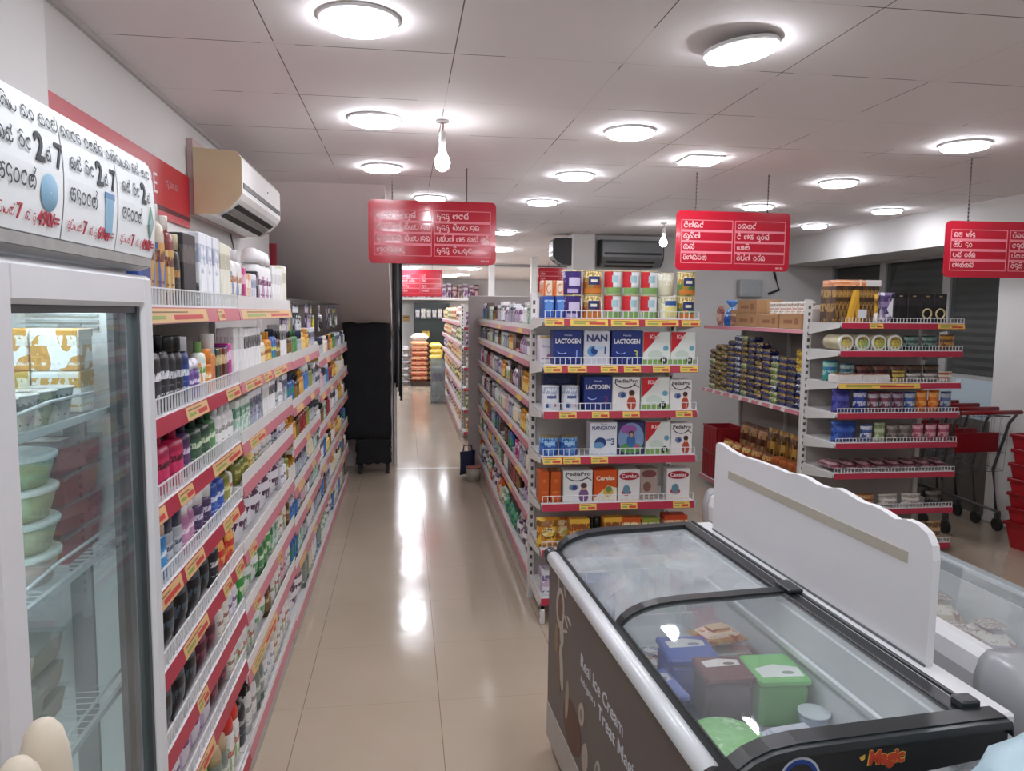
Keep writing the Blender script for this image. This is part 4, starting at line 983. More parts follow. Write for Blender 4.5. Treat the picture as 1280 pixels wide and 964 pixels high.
# blister packs on the hooks above the third to farthest bays
for bi in (2, 3, 4):
    nm_, y0, y1, zs = BAYS[bi]
    cols = [('4a5f8a', 'd8d040'), ('26282c', 'dfe2e6'), ('23252a', 'c9ccd2'), ('e2e2e6', '33343a'), ('2b2d36', 'b8a6c0'), ('30343a', 'e8e8ea')]
    for q in range(7 if bi == 2 else 6):
        c = cols[(q+bi*2) % 6]; x = y0+.1+q*.165
        mb = MB().box(-.055, .055, -.001, .001, 0, .19, PRN(c[0], c[1], 'f0f0f0' if q % 3 else None, .3, 1)); bl = MB().box(-.038, .038, -.022, -.0015, .02, .12, PRN(c[1], c[0], None, .15, 2), .008)
        hk = MB().box(-.012, .012, -.0018, -.0011, .165, .182, P('1a1a1a'))
        simple('blister_pack', '%s hanging blister pack, %s along the hook rail of %s left bay' % ({'4a5f8a': 'blue and yellow', '26282c': 'black', '23252a': 'dark', 'e2e2e6': 'white', '2b2d36': 'charcoal', '30343a': 'slate'}[c[0]], ORDN[q], nm_),
               'blister pack', LF.at(x, .06+.02*(q % 3), 1.605 if bi == 2 else 1.60, rnd.uniform(-14, 14)), [('card', mb, None), ('blister', bl, None), ('hang_slot', hk, None)], 'blister packs on the hooks of the left wall shelving')

# gondola aisle face: small facings, one mesh each
GP = ['whtblk', 'pinkbot', 'whtsham', 'whtsmall', 'gryfig', 'brownbot', 'magbox', 'redbox', 'blugrn', 'oramber', 'dkred', 'whtgrn', 'taubox', 'cream', 'blubot', 'purwht', 'whtpump', 'greybox']
for k, z in enumerate(GZ+[.15]):
    for si, (a, b, sn) in enumerate(((.02, 1.27, 'far'), (1.29, 2.55, 'middle'), (2.57, 3.75, 'near'))):
        names = rnd.sample(GP if k < 6 else ['teal', 'whtkid', 'bigpad', 'blubot', 'orgcap', 'redpk'], 5)
        seq = [(T[q], 3 if si == 2 else 2) for q in names]
        place = '%s shelf of gondola, %s section' % (SHN[k] if k < 6 else 'bottom', sn)
        g = .2 if k == 0 else (GZ+[.15])[k-1]-.04-z-.012
        fill(GF, a+.01, b-.01, z, g, seq, place, 'far', flat=True, just=True, y=.014)
# ------------------------------------------------------------------ milk powder endcap
# (sizes below are the real ones)
NAVY, WHT = '1f3277', 'f0f0f0'
def ex(px): return (px-680)*.004535+.012          # photo column -> position along the endcap shelf
def ebox(name, label, px0, px1, shelf_i, h, cols, art, d=.1, y=.035, group=None, rz=0., M=None):
    w_ = (px1-px0)*.004535-.004; x = ex((px0+px1)/2)
    M = M or EF.at(x, y+d/2, EZ[shelf_i]+.001, rz)
    t = thing(name, label, 'box', M, group)
    base, side = cols
    MB().box(-w_/2, w_/2, -d/2, d/2, 0, h, P(base, .35), .003).box(-w_/2-.0004, -w_/2+.001, -d/2+.01, d/2-.01, h*.1, h*.9, PRN(side, base, None, .4, 2)).build('carton', t)
    f = MB(); y_ = -d/2-.0006
    for kind, *a in art:
        if kind == 'text':
            body, cx, cz, size, colr, bold, wid = a
            f.merge(text_mb(body, size, P(colr, .4), 'CENTER', bold, .0004, wid*w_ if wid else None).xf(TR(cx*w_, y_-.0003, cz*h)))
        elif kind == 'rect': x0, x1, z0, z1, c = a; f.box(x0*w_, x1*w_, y_, y_+.0008, z0*h, z1*h, P(c, .35))
        elif kind == 'poly': pts, c = a; f.prism([(p[0]*w_, p[1]*h) for p in pts], y_, y_+.0009, P(c, .35))
        elif kind == 'oval': cx, cz, rx_, rz_, c = a[:5]; f.prism([(p[0]*w_, p[1]*h) for p in el(cx, cz, rx_, rz_, 0, 360, 20)[:-1]], y_-(a[5] if len(a) > 5 else 0)-.0002, y_+.0006, P(c, .35))
        elif kind == 'arc': cx, cz, rx_, rz_, a0, a1, c = a; pp = [(p[0]*w_, y_-.0006, p[1]*h) for p in el(cx, cz, rx_, rz_, a0, a1, 12)]; f.tube(pp, .0028, P(c, .35), n=5)
    f.build('front_print', t, label='printed front'); return t
def lacto(n, numcol): return [('text', 'LACTOGEN', 0, .68, .036, WHT, .03, .86), ('text', 'Nestle', 0, .86, .014, 'd8dcea', .0, .26), ('oval', 0, .86, .12, .001, 'd8dcea'), ('arc', -.2, .4, .16, .08, 190, 330, '9db4e6'), ('text', n, .3, .3, .06, numcol, .0, None), ('rect', -.5, .5, .0, .05, '16245c'), ('oval', .06, .18, .05, .03, '6c86c9')]
NANA = [('text', 'NAN', 0, .78, .05, '2a3a72', .035, .8), ('oval', -.17, .4, .2, .15, '4f8bb9'), ('oval', -.1, .42, .13, .12, '1d3d7a', .0004), ('oval', .1, .5, .2, .06, 'a8c4d8', .0006), ('text', '1', .32, .42, .055, '2a3a72', .02, None), ('rect', -.5, .5, 0, .06, 'c9ccd6')]
def kids(): return [('poly', [(-.5, .99), (.1, .99), (-.16, .66), (-.5, .36)], 'c8242f'), ('text', 'Kids', -.08, .84, .03, 'f6d9d5', .03, .4), ('oval', .34, .5, .1, .08, '6aa4b8'), ('oval', -.05, .3, .28, .14, 'c9d8cb'), ('rect', -.5, .5, 0, .16, '86ae5f'), ('oval', .27, .14, .13, .11, '2a3327', .0004), ('text', 'M', .27, .14, .02, 'e8e8e8', .02, None)]
def pedia(body='b5492f', hair='4a2a20'): return [('text', 'PediaPro', 0, .88, .028, '2a2c33', .02, .84), ('arc', -.04, .95, .42, .28, 200, 330, '3b3d44'), ('arc', .3, .55, .2, .2, 40, 140, '3b3d44'), ('oval', -.15, .46, .16, .1, '7c89a0'), ('oval', -.12, .45, .08, .07, '37498a', .0004), ('oval', .2, .2, .17, .22, body, .0003), ('oval', .2, .47, .1, .1, 'd9a88c', .0006), ('oval', .2, .52, .11, .08, hair, .0008)]
CERE = [('oval', 0, .79, .46, .13, 'a82431'), ('text', 'Cerelac', 0, .79, .03, 'f8e9e6', .02, .7), ('oval', -.12, .36, .16, .15, '6b93a6', .0003), ('oval', -.12, .26, .22, .1, 'b64a4a', .0002), ('rect', -.5, .5, 0, .06, 'e9dcc9')]
h2 = .19
ebox('formula_carton', 'small white formula carton at left end of endcap second shelf', 671, 691, 1, .155, ('e8e4e8', 'd9d2e0'), [('text', 'Nutralite', 0, .62, .02, '8a7ab0', 0, .8), ('rect', -.5, .5, .93, .99, 'd8b45a'), ('oval', .1, .25, .15, .1, 'b0728a'), ('rect', -.4, .3, .15, .2, '9a92b4')], M=EF.at(.062, .2, EZ[1]+.001))
ebox('formula_carton', 'navy formula carton with numeral 1, left of the silver-white carton', 693, 730, 1, h2, (NAVY, '182a68'), lacto('1', '8ea6e0'))
ebox('formula_carton', 'silver-white formula carton with numeral 1 between two navy cartons', 731, 764, 1, .188, ('c9cbd3', 'b5b8c6'), NANA)
ebox('formula_carton', 'navy formula carton with yellow numeral 3, right of the silver-white carton', 766, 805, 1, h2, (NAVY, '182a68'), lacto('3', 'cfd06a'))
ebox('milk_carton', 'left red, white and green milk carton on endcap second shelf', 806, 841, 1, .186, ('e4e9e2', 'c9d4c4'), kids())
ebox('milk_carton', 'right red, white and green milk carton on endcap second shelf', 841.5, 874, 1, .186, ('e4e9e2', 'c9d4c4'), kids())
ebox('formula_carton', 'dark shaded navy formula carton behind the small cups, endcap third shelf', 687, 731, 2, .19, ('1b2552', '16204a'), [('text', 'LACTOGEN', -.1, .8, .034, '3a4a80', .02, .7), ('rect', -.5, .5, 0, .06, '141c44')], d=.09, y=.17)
ebox('formula_carton', 'navy formula carton with dark numeral 2 on endcap third shelf', 732, 768, 2, .19, (NAVY, '182a68'), lacto('2', '7a3560'))
ebox('milk_carton', 'white milk carton with orange child, left on endcap third shelf', 768, 804, 2, .186, ('ece8e4', 'd9d5d2'), pedia())
ebox('milk_carton', 'red, white and green milk carton between two child cartons, third shelf', 805, 842, 2, .186, ('e4e9e2', 'c9d4c4'), kids())
ebox('milk_carton', 'white milk carton with orange child, right end of third shelf', 842, 871, 2, .17, ('ece8e4', 'd9d5d2'), pedia())
ebox('formula_carton', 'white formula carton with dark blue bird mark and 3 on fourth shelf', 741, 776, 3, .186, ('e6e9ee', 'd2d7e0'), [('text', 'NANGROW', 0, .82, .03, '2a3a72', .02, .88), ('text', 'Nestle', 0, .94, .011, '6a7496', 0, .24), ('oval', -.12, .38, .22, .16, '2c447e'), ('oval', -.18, .3, .2, .1, '6b98c2', .0004), ('text', '3', .34, .4, .05, '2a3a72', .02, None), ('oval', .2, .46, .1, .04, '88a8c6'), ('rect', -.5, .5, 0, .05, 'c5ccd8')])
ebox('milk_carton', 'purple and blue carton with round child picture on fourth shelf', 776, 811, 3, .186, ('3d3566', '31305c'), [('oval', 0, .5, .49, .48, '7f9cc4'), ('oval', -.1, .78, .3, .14, '9a5ba2', .0004), ('oval', 0, .2, .42, .17, '5c9a50', .0003), ('oval', 0, .42, .17, .2, '3e6ca8', .0006), ('oval', 0, .64, .1, .1, '4a3b38', .0008), ('oval', 0, .6, .07, .07, 'c99c84', .001), ('oval', .22, .24, .1, .08, 'c7558a', .0007)])
ebox('milk_carton', 'red, white and green milk carton on endcap fourth shelf', 812, 845, 3, .186, ('e4e9e2', 'c9d4c4'), kids())
ebox('milk_carton', 'white milk carton with orange child, right end of fourth shelf', 845, 873.5, 3, .175, ('ece8e4', 'd9d5d2'), pedia())
for (a, b_, s_) in ((678.5, 691, 'left'), (692.5, 706, 'right')):
    ebox('cereal_carton', '%s of two plain orange cereal cartons at left of fifth shelf' % s_, a, b_, 4, .175, ('c95a1d', 'b34d16'), [('rect', -.5, .5, .0, .08, 'a8420f'), ('rect', -.3, .3, .3, .36, 'd97a3c'), ('oval', 0, .7, .2, .06, 'd8772f')], d=.12)
ebox('milk_carton', 'white milk carton with purple child on endcap fifth shelf', 708, 746, 4, .18, ('e9ebe8', 'd5d9d6'), pedia('7a5a88', '584048'))
ebox('cereal_carton', 'bright orange cereal carton with bowl picture on fifth shelf', 746, 777, 4, .178, ('d8561c', 'c04a15'), [('text', 'Cerelac', 0, .74, .034, 'fbe9d2', .03, .8), ('poly', [(-.5, 0), (.5, 0), (.5, .42), (.1, .5), (-.2, .3), (-.5, .1)], 'ece4d2'), ('oval', .12, .3, .22, .16, 'd9b44a', .0004), ('oval', .14, .38, .14, .1, '6d8f4a', .0006)], rz=3)
ebox('cereal_carton', 'white cereal carton with red oval, left of the greyish-tan carton', 778, 807, 4, .178, ('e8e4e2', 'd8d2d0'), CERE)
ebox('cereal_carton', 'greyish-tan cereal carton on endcap fifth shelf', 808, 832, 4, .178, ('b3a094', 'a08d82'), [('oval', 0, .82, .42, .12, '7e4a48'), ('oval', -.1, .4, .22, .16, '8a5f52', .0003), ('rect', -.4, .4, .1, .14, '94807a')], y=.06)
ebox('cereal_carton', 'white cereal carton with red oval at right end of fifth shelf', 841, 872, 4, .18, ('e8e4e2', 'd8d2d0'), CERE)
# short cups and cans of the left side
def ecan(label, x, y, z, r, h, col, ink_, acc, art=None, group=None, name='milk_can', lidc=None):
    t = thing(name, label, 'can', EF.at(x, y, z), group)
    MB().lathe([(r*.97, 0), (r, .003), (r, h-.012), (r*.97, h-.006)], PRN(col, ink_, acc, .3, 2), n=22).build('body', t)
    MB().lathe([(r*.99, h-.0055), (r*1.02, h-.004), (r*1.02, h), (r*.93, h+.001)], P(lidc or 'c7b98c', .3, .4 if not lidc else 0), n=22).build('lid', t)
    if art:
        l = MB()
        for a0, a1, z0, z1, c in art: l.lathe([(r*1.008+.0002*art.index((a0, a1, z0, z1, c)), h*z0), (r*1.008+.0002*art.index((a0, a1, z0, z1, c)), h*z1)], P(c, .35), n=8, a0=a0, a1=a1, cap=False)
        l.build('label', t)
    return t
for x, s_, h_ in ((ex(692), 'left', .14), (ex(717), 'right', .14)):
    ecan('%s of two white formula cups before the dark carton, third shelf' % s_, x, .075, EZ[2]+.001, .05, .135, 'e3e6ec', 'aab4c6', None, [(240, 300, .5, .62, '51608f'), (232, 262, .12, .32, '2c4f8a'), (285, 300, .15, .3, 'b8486a')], 'white formula cups on the third shelf', 'formula_cup', 'eceef0')
for x, s_, w2 in ((ex(691), 'left', .052), (ex(716), 'right', .052)):
    ecan('%s of two short blue tins at left of endcap fourth shelf' % s_, x, .085, EZ[3]+.001, w2, .105, '2a5aa8', '8fc0e8', '3f7cc8', [(235, 305, .55, .7, 'a9d0ee'), (245, 290, .15, .4, '5f93c9')], 'short blue tins on the fourth shelf', 'milk_tin', '8a7b5a')
# top shelf, two tiers of cans
KD = [(200, 262, .3, .97, 'c4242f'), (262, 335, .35, .95, 'e6ecec'), (215, 335, .05, .3, '7ca35c'), (255, 300, .5, .8, 'a9c9cf')]
PR = [(215, 325, .1, .95, '3c2a72'), (240, 315, .35, .7, 'cfc4e0'), (230, 300, .05, .22, 'b9a8cc')]
GD = [(235, 310, .4, .75, '27356e'), (205, 335, .05, .25, 'c9762c'), (250, 290, .5, .62, 'e9e2c8')]
CRM = [(225, 315, .1, .55, 'e8dc8a'), (225, 315, .62, .82, '3a5f9c')]
def tier(lst, z0, tname, yy=.075):
    for px, r, h, col, art, lb in lst:
        ecan(lb, ex(px), yy, EZ[0]+z0, r, h, col, 'f0ead8', None, art, None, 'milk_can', {'e': 'c9a24e'}.get('x'))
rows_ = [('lower', .001), ('upper', .1345)]
for tn, z0 in rows_:
    ecan('purple and white can at left of %s can row, endcap top shelf' % tn, ex(717), .075, EZ[0]+z0, .052, .128, '3c2a72', 'cfc4e0', None, PR)
    ecan('gold can with blue badge left of red-and-white cans, %s row of endcap top' % tn, ex(742), .075, EZ[0]+z0, .052, .131, 'a8843c', 'e8d9a0', 'b5622c', GD)
    for k, px in enumerate((767, 790, 813)):
        ecan('%s of three red, white and green cans, %s row of endcap top' % (('left', 'middle', 'right')[k], tn), ex(px), .075, EZ[0]+z0, .0505, .131, 'd5dcd6', 'a6bcae', None, KD, 'red, white and green cans, %s row' % tn)
    ecan('gold and green can at right end of %s can row, endcap top' % tn, ex(862), .075, EZ[0]+z0, .0505, .131, 'b08a3a', 'e6dca8', '5e8a48', GD)
ecan('pale yellow can with blue band before the right gold cans', ex(839), .058, EZ[0]+.001, .046, .125, 'e5e1c8', 'b9b48c', None, CRM, None, 'milk_can', 'd8d4b8')
ecan('cream can standing on top behind the pale yellow can', ex(843), .17, EZ[0]+.134, .046, .128, 'd9d2bd', 'f0ece0', None, None, None, 'milk_can', 'c5b993')
ecan('cream can in lower row hidden behind the pale yellow can', ex(843), .17, EZ[0]+.001, .046, .128, 'd9d2bd', 'f0ece0', None, None, None, 'milk_can', 'c5b993')
ecan('grey tin between red-and-white cans and cream can, upper row of endcap', ex(828), .215, EZ[0]+.134, .046, .12, '9a9c9e', '77797c', None, None, None, 'milk_can')
ecan('grey tin of lower row hidden behind the right red-and-white can', ex(828), .215, EZ[0]+.001, .046, .128, '9a9c9e', '77797c', None, None, None, 'milk_can')
for s_, a, b_, mx_ in (('left', 671, 685.5, .048), ('right', 686, 704, .125)):
    ebox('milk_carton', '%s of two blue milk cartons at left of endcap top shelf' % s_, a, b_, 0, .12, ('2f57a8', '27498f'), [('oval', 0, .55, .36, .25, '5f8fd0'), ('rect', -.4, .4, .72, .84, 'a9c6ea'), ('rect', -.5, .5, 0, .1, '1f3d80')], d=.13, M=EF.at(mx_, .12, EZ[0]+.001))
for k, (px, s_) in enumerate(((666, 'left'), (680, 'middle'), (694, 'right'))):
    t = ebox('tea_carton', '%s of three orange and white cartons on top of blue milk cartons' % s_, px-6.5, px+6.5, 0, .085, ('e9dccb', 'd9772f'), [('rect', -.5, -.3, 0, 1, 'd9692a'), ('arc', .05, .5, .22, .28, 60, 330, 'e08a4a'), ('rect', .35, .5, 0, 1, 'd9772f')], d=.12, y=.04, M=EF.at(.045+.062*k, .12, EZ[0]+.1225))
# sixth shelf: orange and green pouches and cereal boxes
def epk(name, label, pd, px, y=.05, z=EZ[5], rz=0):
    spawn(pd, .3, False, EF.at(ex(px), y, z+.001, rz), label, None)
OP1 = K('', 'cereal pouch', '', .105, .06, .17, 'd9902f', '8a5a1c', 'e8c24a', 1, 'f2e6b8'); OP2 = K('', 'cereal pouch', '', .1, .06, .15, 'd8762a', 'f0d9a0', 'c9c04a', 1, 'f0e8c8')
YB = X('', 'cereal box', '', .095, .06, .165, 'dfae3e', '8a4a1c', 'd8702a', ('ead890', .15, .6)); OB = X('', 'cereal box', '', .1, .06, .16, 'cf5a24', 'f3e2b0', 'e3a03a', ('f0d9a8', .1, .55))
GB = X('', 'cereal box', '', .095, .06, .155, '8f9a3e', 'e8e4c4', '6b8a3a', ('d6d8a0', .2, .7)); RB = X('', 'cereal box', '', .115, .07, .17, 'c8481f', 'f0c89a', 'a83418', ('e8b070', .05, .5))
epk('', 'olive and orange cereal pouch at left end of the sixth shelf', OP1, 690, .06)
epk('', 'orange cereal pouch second from left on the sixth shelf', OP2, 712, .13)
epk('', 'yellow cereal box left of the green tray, endcap sixth shelf', YB, 729, .05)
simple('tray_pack', 'green open tray with black cups inside on the endcap sixth shelf', 'tray', EF.at(ex(749), .09, EZ[5]+.001), [('tray', MB().box(-.055, .055, -.06, .06, 0, .09, PRN('4f9a45', 'd9e8c0', '3d7f38'), .003), None), ('cups', MB().lathe([(.024, .0905), (.024, .15), (.02, .155)], P('1d1c1c', .3), -.027, 0).lathe([(.024, .0905), (.024, .15), (.02, .155)], P('1d1c1c', .3), .027, 0), 'black cups')])
epk('', 'yellow and orange cereal box right of the green tray', YB, 772, .06, rz=4)
epk('', 'red-orange cereal box in the middle right of the sixth shelf', OB, 797, .06)
epk('', 'olive green cereal box on the sixth shelf', GB, 820, .06)
epk('', 'wide dark orange cereal box at right end of sixth shelf', RB, 854, .06)
for k in range(4):
    simple('baby_wipes_box', 'white wipes box on bottom endcap shelf, %s from left' % ('first', 'second', 'third', 'fourth')[k], 'box', EF.at(.11+.2*k, .1, .151), [('box', MB().box(-.08, .08, -.06, .06, 0, .14, PRN('e0e2e8', '7a6a9a', 'c9b4d0'), .004), None), ('lid', MB().box(-.06, .06, -.04, .04, .1405, .147, P('d8dae0'), .003), None)], 'wipes boxes on the bottom endcap shelf')

# ------------------------------------------------------------------ right endcap near the trolleys
def rx_(px): return (px-1053)*.0063
def rp(name, label, cat, px, y, z, parts, rz=0, group=None, x=None): return simple(name, label, cat, RF.at(rx_(px) if x is None else x, y, z+.001, rz), parts, group)
# book-like gift cartons with a lidded box lying on them (on the deep end bracket side)
for k in range(11):
    c = ('4a3120', '3a2a20', '5a3d22', '463022', '33281f')[k % 5]
    x = .018+k*.031
    rp('gift_carton', 'thin dark brown and gold carton, %s from left in the top row' % ('leftmost', 'second', 'third', 'fourth', 'fifth', 'sixth', 'seventh', 'eighth', 'ninth', 'tenth', 'last')[k], 'carton', 0, .19, RZ[0], [('carton', MB().box(-.0145, .0145, -.1, .1, 0, .26, PRN(c, 'b08a4c', '6b4a28', .4, 1), .002), None), ('spine_label', MB().box(-.010, .010, -.1012, -.0995, .04, .2, PRN('8a6a3a', '3a281a', None, .4, 1)), None)], 0, 'brown and gold cartons standing on the right endcap top', x=x)
rp('flat_carton', 'orange and white flat carton lying on the dark brown cartons', 'carton', 0, .19, RZ[0]+.262, [('carton', MB().box(-.17, .05, -.1, .1, 0, .045, PRN('e8a070', 'f2d8c0', 'd9804a'), .003).box(.0505, .17, -.1, .1, 0, .045, P('e8e6e2'), .003), None), ('tape', MB().box(.0, .012, -.1008, .1008, .004, .0462, P('e9dccd')), None)], x=.185)
rp('display_stand', 'yellow folded display stand with white card on top right shelf', 'display stand', 1073, .05, RZ[0], [('stand', MB().prism([(-.05, 0), (-.015, 0), (-.005, .1), (.02, .22), (.0, .235), (-.03, .12)], -.02, .02, P('d9a93a', .4)).prism([(.05, 0), (.015, 0), (-.005, .1), (.005, .235), (.02, .235), (.03, .1)], -.018, .018, P('cf9a2e', .4)), None), ('card', MB().box(.015, .085, -.024, -.0205, .035, .095, P('dcdfe6'), .002), 'white card')])
rp('snack_tube', 'tall thin yellow and white tube right of the brown cartons', 'tube', 1101, .06, RZ[0], [('tube', MB().lathe([(.014, 0), (.014, .2), (.012, .205)], PRN('d9a93c', '6a4a24', 'e6c060'), n=14), None), ('base_band', MB().lathe([(.0152, .0), (.0152, .07)], P('e6e2da'), n=14), 'white lower band')])
rp('biscuit_packet', 'purple and white packet leaning beside the black gift boxes', 'packet', 1114, .07, RZ[0], [('pouch', MB().pillow(.11, .03, 0, .22, PRN('8a7aa0', '4a3a66', 'e6e2ea', .3, 1)), None), ('corner', MB().prism([(.0, .1), (.05, .02), (.05, .2)], -.021, -.019, P('e4e2e6')), 'white corner print')], rz=-12)
for k in range(4):
    x = .47+.105*k
    parts = [('carton', MB().box(-.05, .05, -.06, .06, 0, .215, PRN('1c1b1d', '2f2c30', '141416'), .003), None), ('gold_print', MB().box(-.012, .012, -.0612, -.0598, .19, .198, P('b9a070')), None)]
    if k >= 2: parts.append(('ring', MB().tube([(.034*math.cos(R(a)), -.063, .07+.034*math.sin(R(a))) for a in range(0, 360, 20)], .006, P('d9c89a', .4), n=6, closed=True), 'pale yellow ring'))
    rp('gift_box', 'black gift box%s, %s from left on right endcap top shelf' % (' with yellow ring' if k >= 2 else '', ('first', 'second', 'third', 'fourth')[k]), 'box', 0, .085, RZ[0], parts, 0, 'black gift boxes on the right endcap top', x=x)
# round cookie tins lying face-on
for k, (px, c) in enumerate(((1045, 'c9b878'), (1071, '8fae6a'), (1094, 'a8b05a'), (1115, 'b9a850'))):
    m_ = TR(0, 0, .058, 0, 90)
    rp('cookie_tin', 'round tin standing on edge face-on, %s of four on second right shelf' % ('leftmost', 'second', 'third', 'last')[k], 'tin', 0, .13, RZ[1], [('tin', MB().lathe([(.055, -.1), (.057, -.095), (.057, .095)], P('c9c0a0', .35, .2), n=24).xf(m_), None), ('lid', MB().lathe([(.0585, .0955), (.0585, .112), (.052, .116)], P('dfe3d8', .25), n=24).xf(m_), None), ('picture', MB().lathe([(.044, .1165), (.001, .1167)], PRN(c, '6a4a20', 'd8c84a', .3, 2), n=24, cap=False).xf(m_), None)], 0, 'round tins on the second right shelf', x=(.008, .135, .262, .389)[k]+.05)
def rrow(k, seq, g, x0, nmx):
    fill(RF, x0, RW-.03, RZ[k], g, seq, nmx, 'lr', just=True, y=.02)
PK = lambda adj, w_, h_, c, i_, a=None, d=.05, lab=None: K(adj, 'snack packet', '', w_, d, h_, c, i_, a, 1, lab)
rrow(1, [(PK('dark teal', .1, .11, '3a4f4c', '7a9a8c', '2a3a3a'), 2), (PK('brown and gold', .1, .12, '5a3d2a', 'c08a3c', '7a5230'), 2), (PK('navy', .1, .12, '2a3358', '8a9ac0', '20284a'), 1)], .15, .52, 'second shelf of right endcap')
fill(RF, .0, RW-.03, RZ[2], .165, [(PK('bright blue', .1, .15, '2a78b8', 'a8d8c8', '3f9a8a', .08), 1), (PK('teal blue', .1, .13, '3f6f8a', 'c8e0d8', '7aa8a0'), 1), (PK('maroon', .11, .12, '5c2a2c', '9a6a5a', '43201f'), 3), (PK('dark brown', .11, .12, '4a3a30', '7a6248', '33281f'), 3)], 'back row of right endcap third shelf', 'lr', just=True, y=.17)
for k in range(2):
    rp('sweet_tray', '%s white paper tray of sweets on right endcap third shelf' % ('left', 'right')[k], 'tray', 0, .075, RZ[2], [('tray', MB().box(-.105, .105, -.05, .05, 0, .055, P('e2ded8', .5), .004), None), ('sweets', MB().box(-.095, .095, -.042, .042, .0555, .064, PRN('c9a08a', '8a3a44', 'e8dcc8', .4, 2), .003), None)], 0, 'white sweet trays', x=.1+k*.218)
fill(RF, .45, RW-.03, RZ[2], .1, [(PK('yellow-green', .09, .085, 'b9b04a', '7a3a2a', 'd8c86a'), 1), (PK('grey', .1, .07, '8a8480', 'c9c4c0', '6a6460'), 2), (PK('cream and red', .09, .08, 'd9cdb8', 'a84a3a', 'e8dfcc'), 1), (PK('yellow', .09, .1, 'd0ac38', '6a4a20', '8a9a3a'), 1)], 'front row of right endcap third shelf', 'lr', just=True, y=.03)
fill(RF, .0, RW-.03, RZ[3], .18, [(PK('large violet-blue', .12, .17, '4a4a9c', '2e2e78', '5c5cae', .1), 1), (PK('royal blue', .09, .16, '33489a', 'c8cce6', '24347c'), 1), (PK('maroon and silver', .075, .15, '7a3548', 'b8b0b8', '54303c'), 2), (PK('plum', .075, .15, '683050', 'a89aa8', '4a2038'), 1), (PK('blue and silver', .075, .15, '3c5a9c', 'c0c4cc', '2a3f7a'), 1), (PK('bright orange', .075, .16, 'dc7a24', 'f2b060', 'c85a18'), 2), (PK('steel blue', .075, .15, '5a7094', 'b4bcc8', '44587a'), 3), (PK('dark crimson', .07, .15, '6a2a34', '9a8a90', '4c1c26'), 1)], 'fourth shelf of right endcap', 'lr', just=True, y=.02)
fill(RF, .0, RW-.03, RZ[4], .17, [(PK('large blue', .17, .15, '3556a8', '24408a', '4a6cc0', .1), 1), (PK('blue and white', .08, .13, '4a64a0', 'd8dce6', '34508c'), 1), (PK('pale green', .07, .14, 'b8c49a', '7a8a5a', 'd0d8b8'), 1), (PK('grey-brown', .075, .13, '6a605a', '9a9088', '524a44'), 2), (PK('pink', .075, .13, 'b0586c', 'e0b0b8', '94445a'), 3), (PK('beige', .07, .14, 'a89878', 'd8ccb0', '847658'), 1), (PK('rose and white', .075, .13, 'c8a4a8', '8a4a58', 'e0ccd0'), 2)], 'fifth shelf of right endcap', 'lr', just=True, y=.02)
for k in range(8):
    c = ('7a3f4c', '6a3844', '8a4a58', '5c303c')[k % 4]
    rp('flat_packet', 'flat maroon packet lying down, %s from left on sixth right shelf' % ('first', 'second', 'third', 'fourth', 'fifth', 'sixth', 'seventh', 'eighth')[k], 'packet', 0, .16, RZ[5], [('pouch', MB().pillow(.1, .07, -.12, .12, PRN(c, 'c8a0a8', '4a2a30', .3, 1)).xf(TR(0, 0, .036, 0, 90)), None), ('label', MB().box(-.025, .025, -.06, .04, .0715, .0725, PRN('c9a8ac', '6a3a44', None, .4, 2)), None)], 0, 'flat maroon packets on the sixth right shelf', x=.06+k*.12)
fill(RF, .03, RW-.03, RZ[6], .18, [(PK('brown loaf', .13, .1, '7a4a2c', 'c89a6a', '94603a', .1), 2), (PK('white bread', .13, .09, 'd8d4cc', 'a89c90', 'e4e0da', .1), 2), (PK('dark', .11, .12, '33302e', '6a6460', '24211f', .08), 1), (PK('white and blue', .12, .09, 'd4d6da', '5a6a8a', 'e4e6ea', .08), 1)], 'seventh shelf of right endcap', 'lr', just=True, y=.03)
fill(RF, .03, RW-.03, RZ[7], .2, [(PK('orange-brown', .1, .16, 'a8622c', 'e0b07a', '7a4420', .07), 4), (PK('tan', .1, .15, 'b8946a', '6a4a30', 'd0b088', .07), 3)], 'bottom shelf of right endcap', 'lr', just=True, y=.03)

# ------------------------------------------------------------------ biscuit bay (faces the left, local x towards the camera)
BC = [('2c2f6a', 'b89a4a', '3a3f80'), ('24285c', '8a7a4a', '34386e'), ('3b2f5e', 'c0a870', '2a2448'), ('8a7440', '4a3a24', 'b09a5c'), ('5a4a38', 'b8a070', '40342a'), ('6a7a4a', 'd8d8b0', '8a9a60'), ('23294f', 'd0d4dc', '303868')]
BCN = ['navy and gold', 'dark blue', 'purple-brown', 'tan and gold', 'brown', 'olive', 'navy and white']
bm_ = [(lambda c: [('pack', MB().box(-.062, .062, -.05, .05, .0, .05, PRN(c[0], c[1], c[2], .25, 2, .6), .012)), ('end_seal', MB().box(-.07, -.0625, -.045, .045, .022, .028, P(c[0], .3)).box(.0625, .07, -.045, .045, .022, .028, P(c[0], .3)))])(c) for c in BC]
bms = []
for parts in bm_:
    mb = MB()
    for _, q in parts: mb.merge(q)
    bms.append(mb.mesh('biscuit_pack'))
pat = [4, 3, 3, 0, 6, 4, 1, 2, 0, 5, 0, 1, 6]
hts = [8, 9, 9, 10, 11, 11, 11, 10, 9, 8, 8, 8, 6]
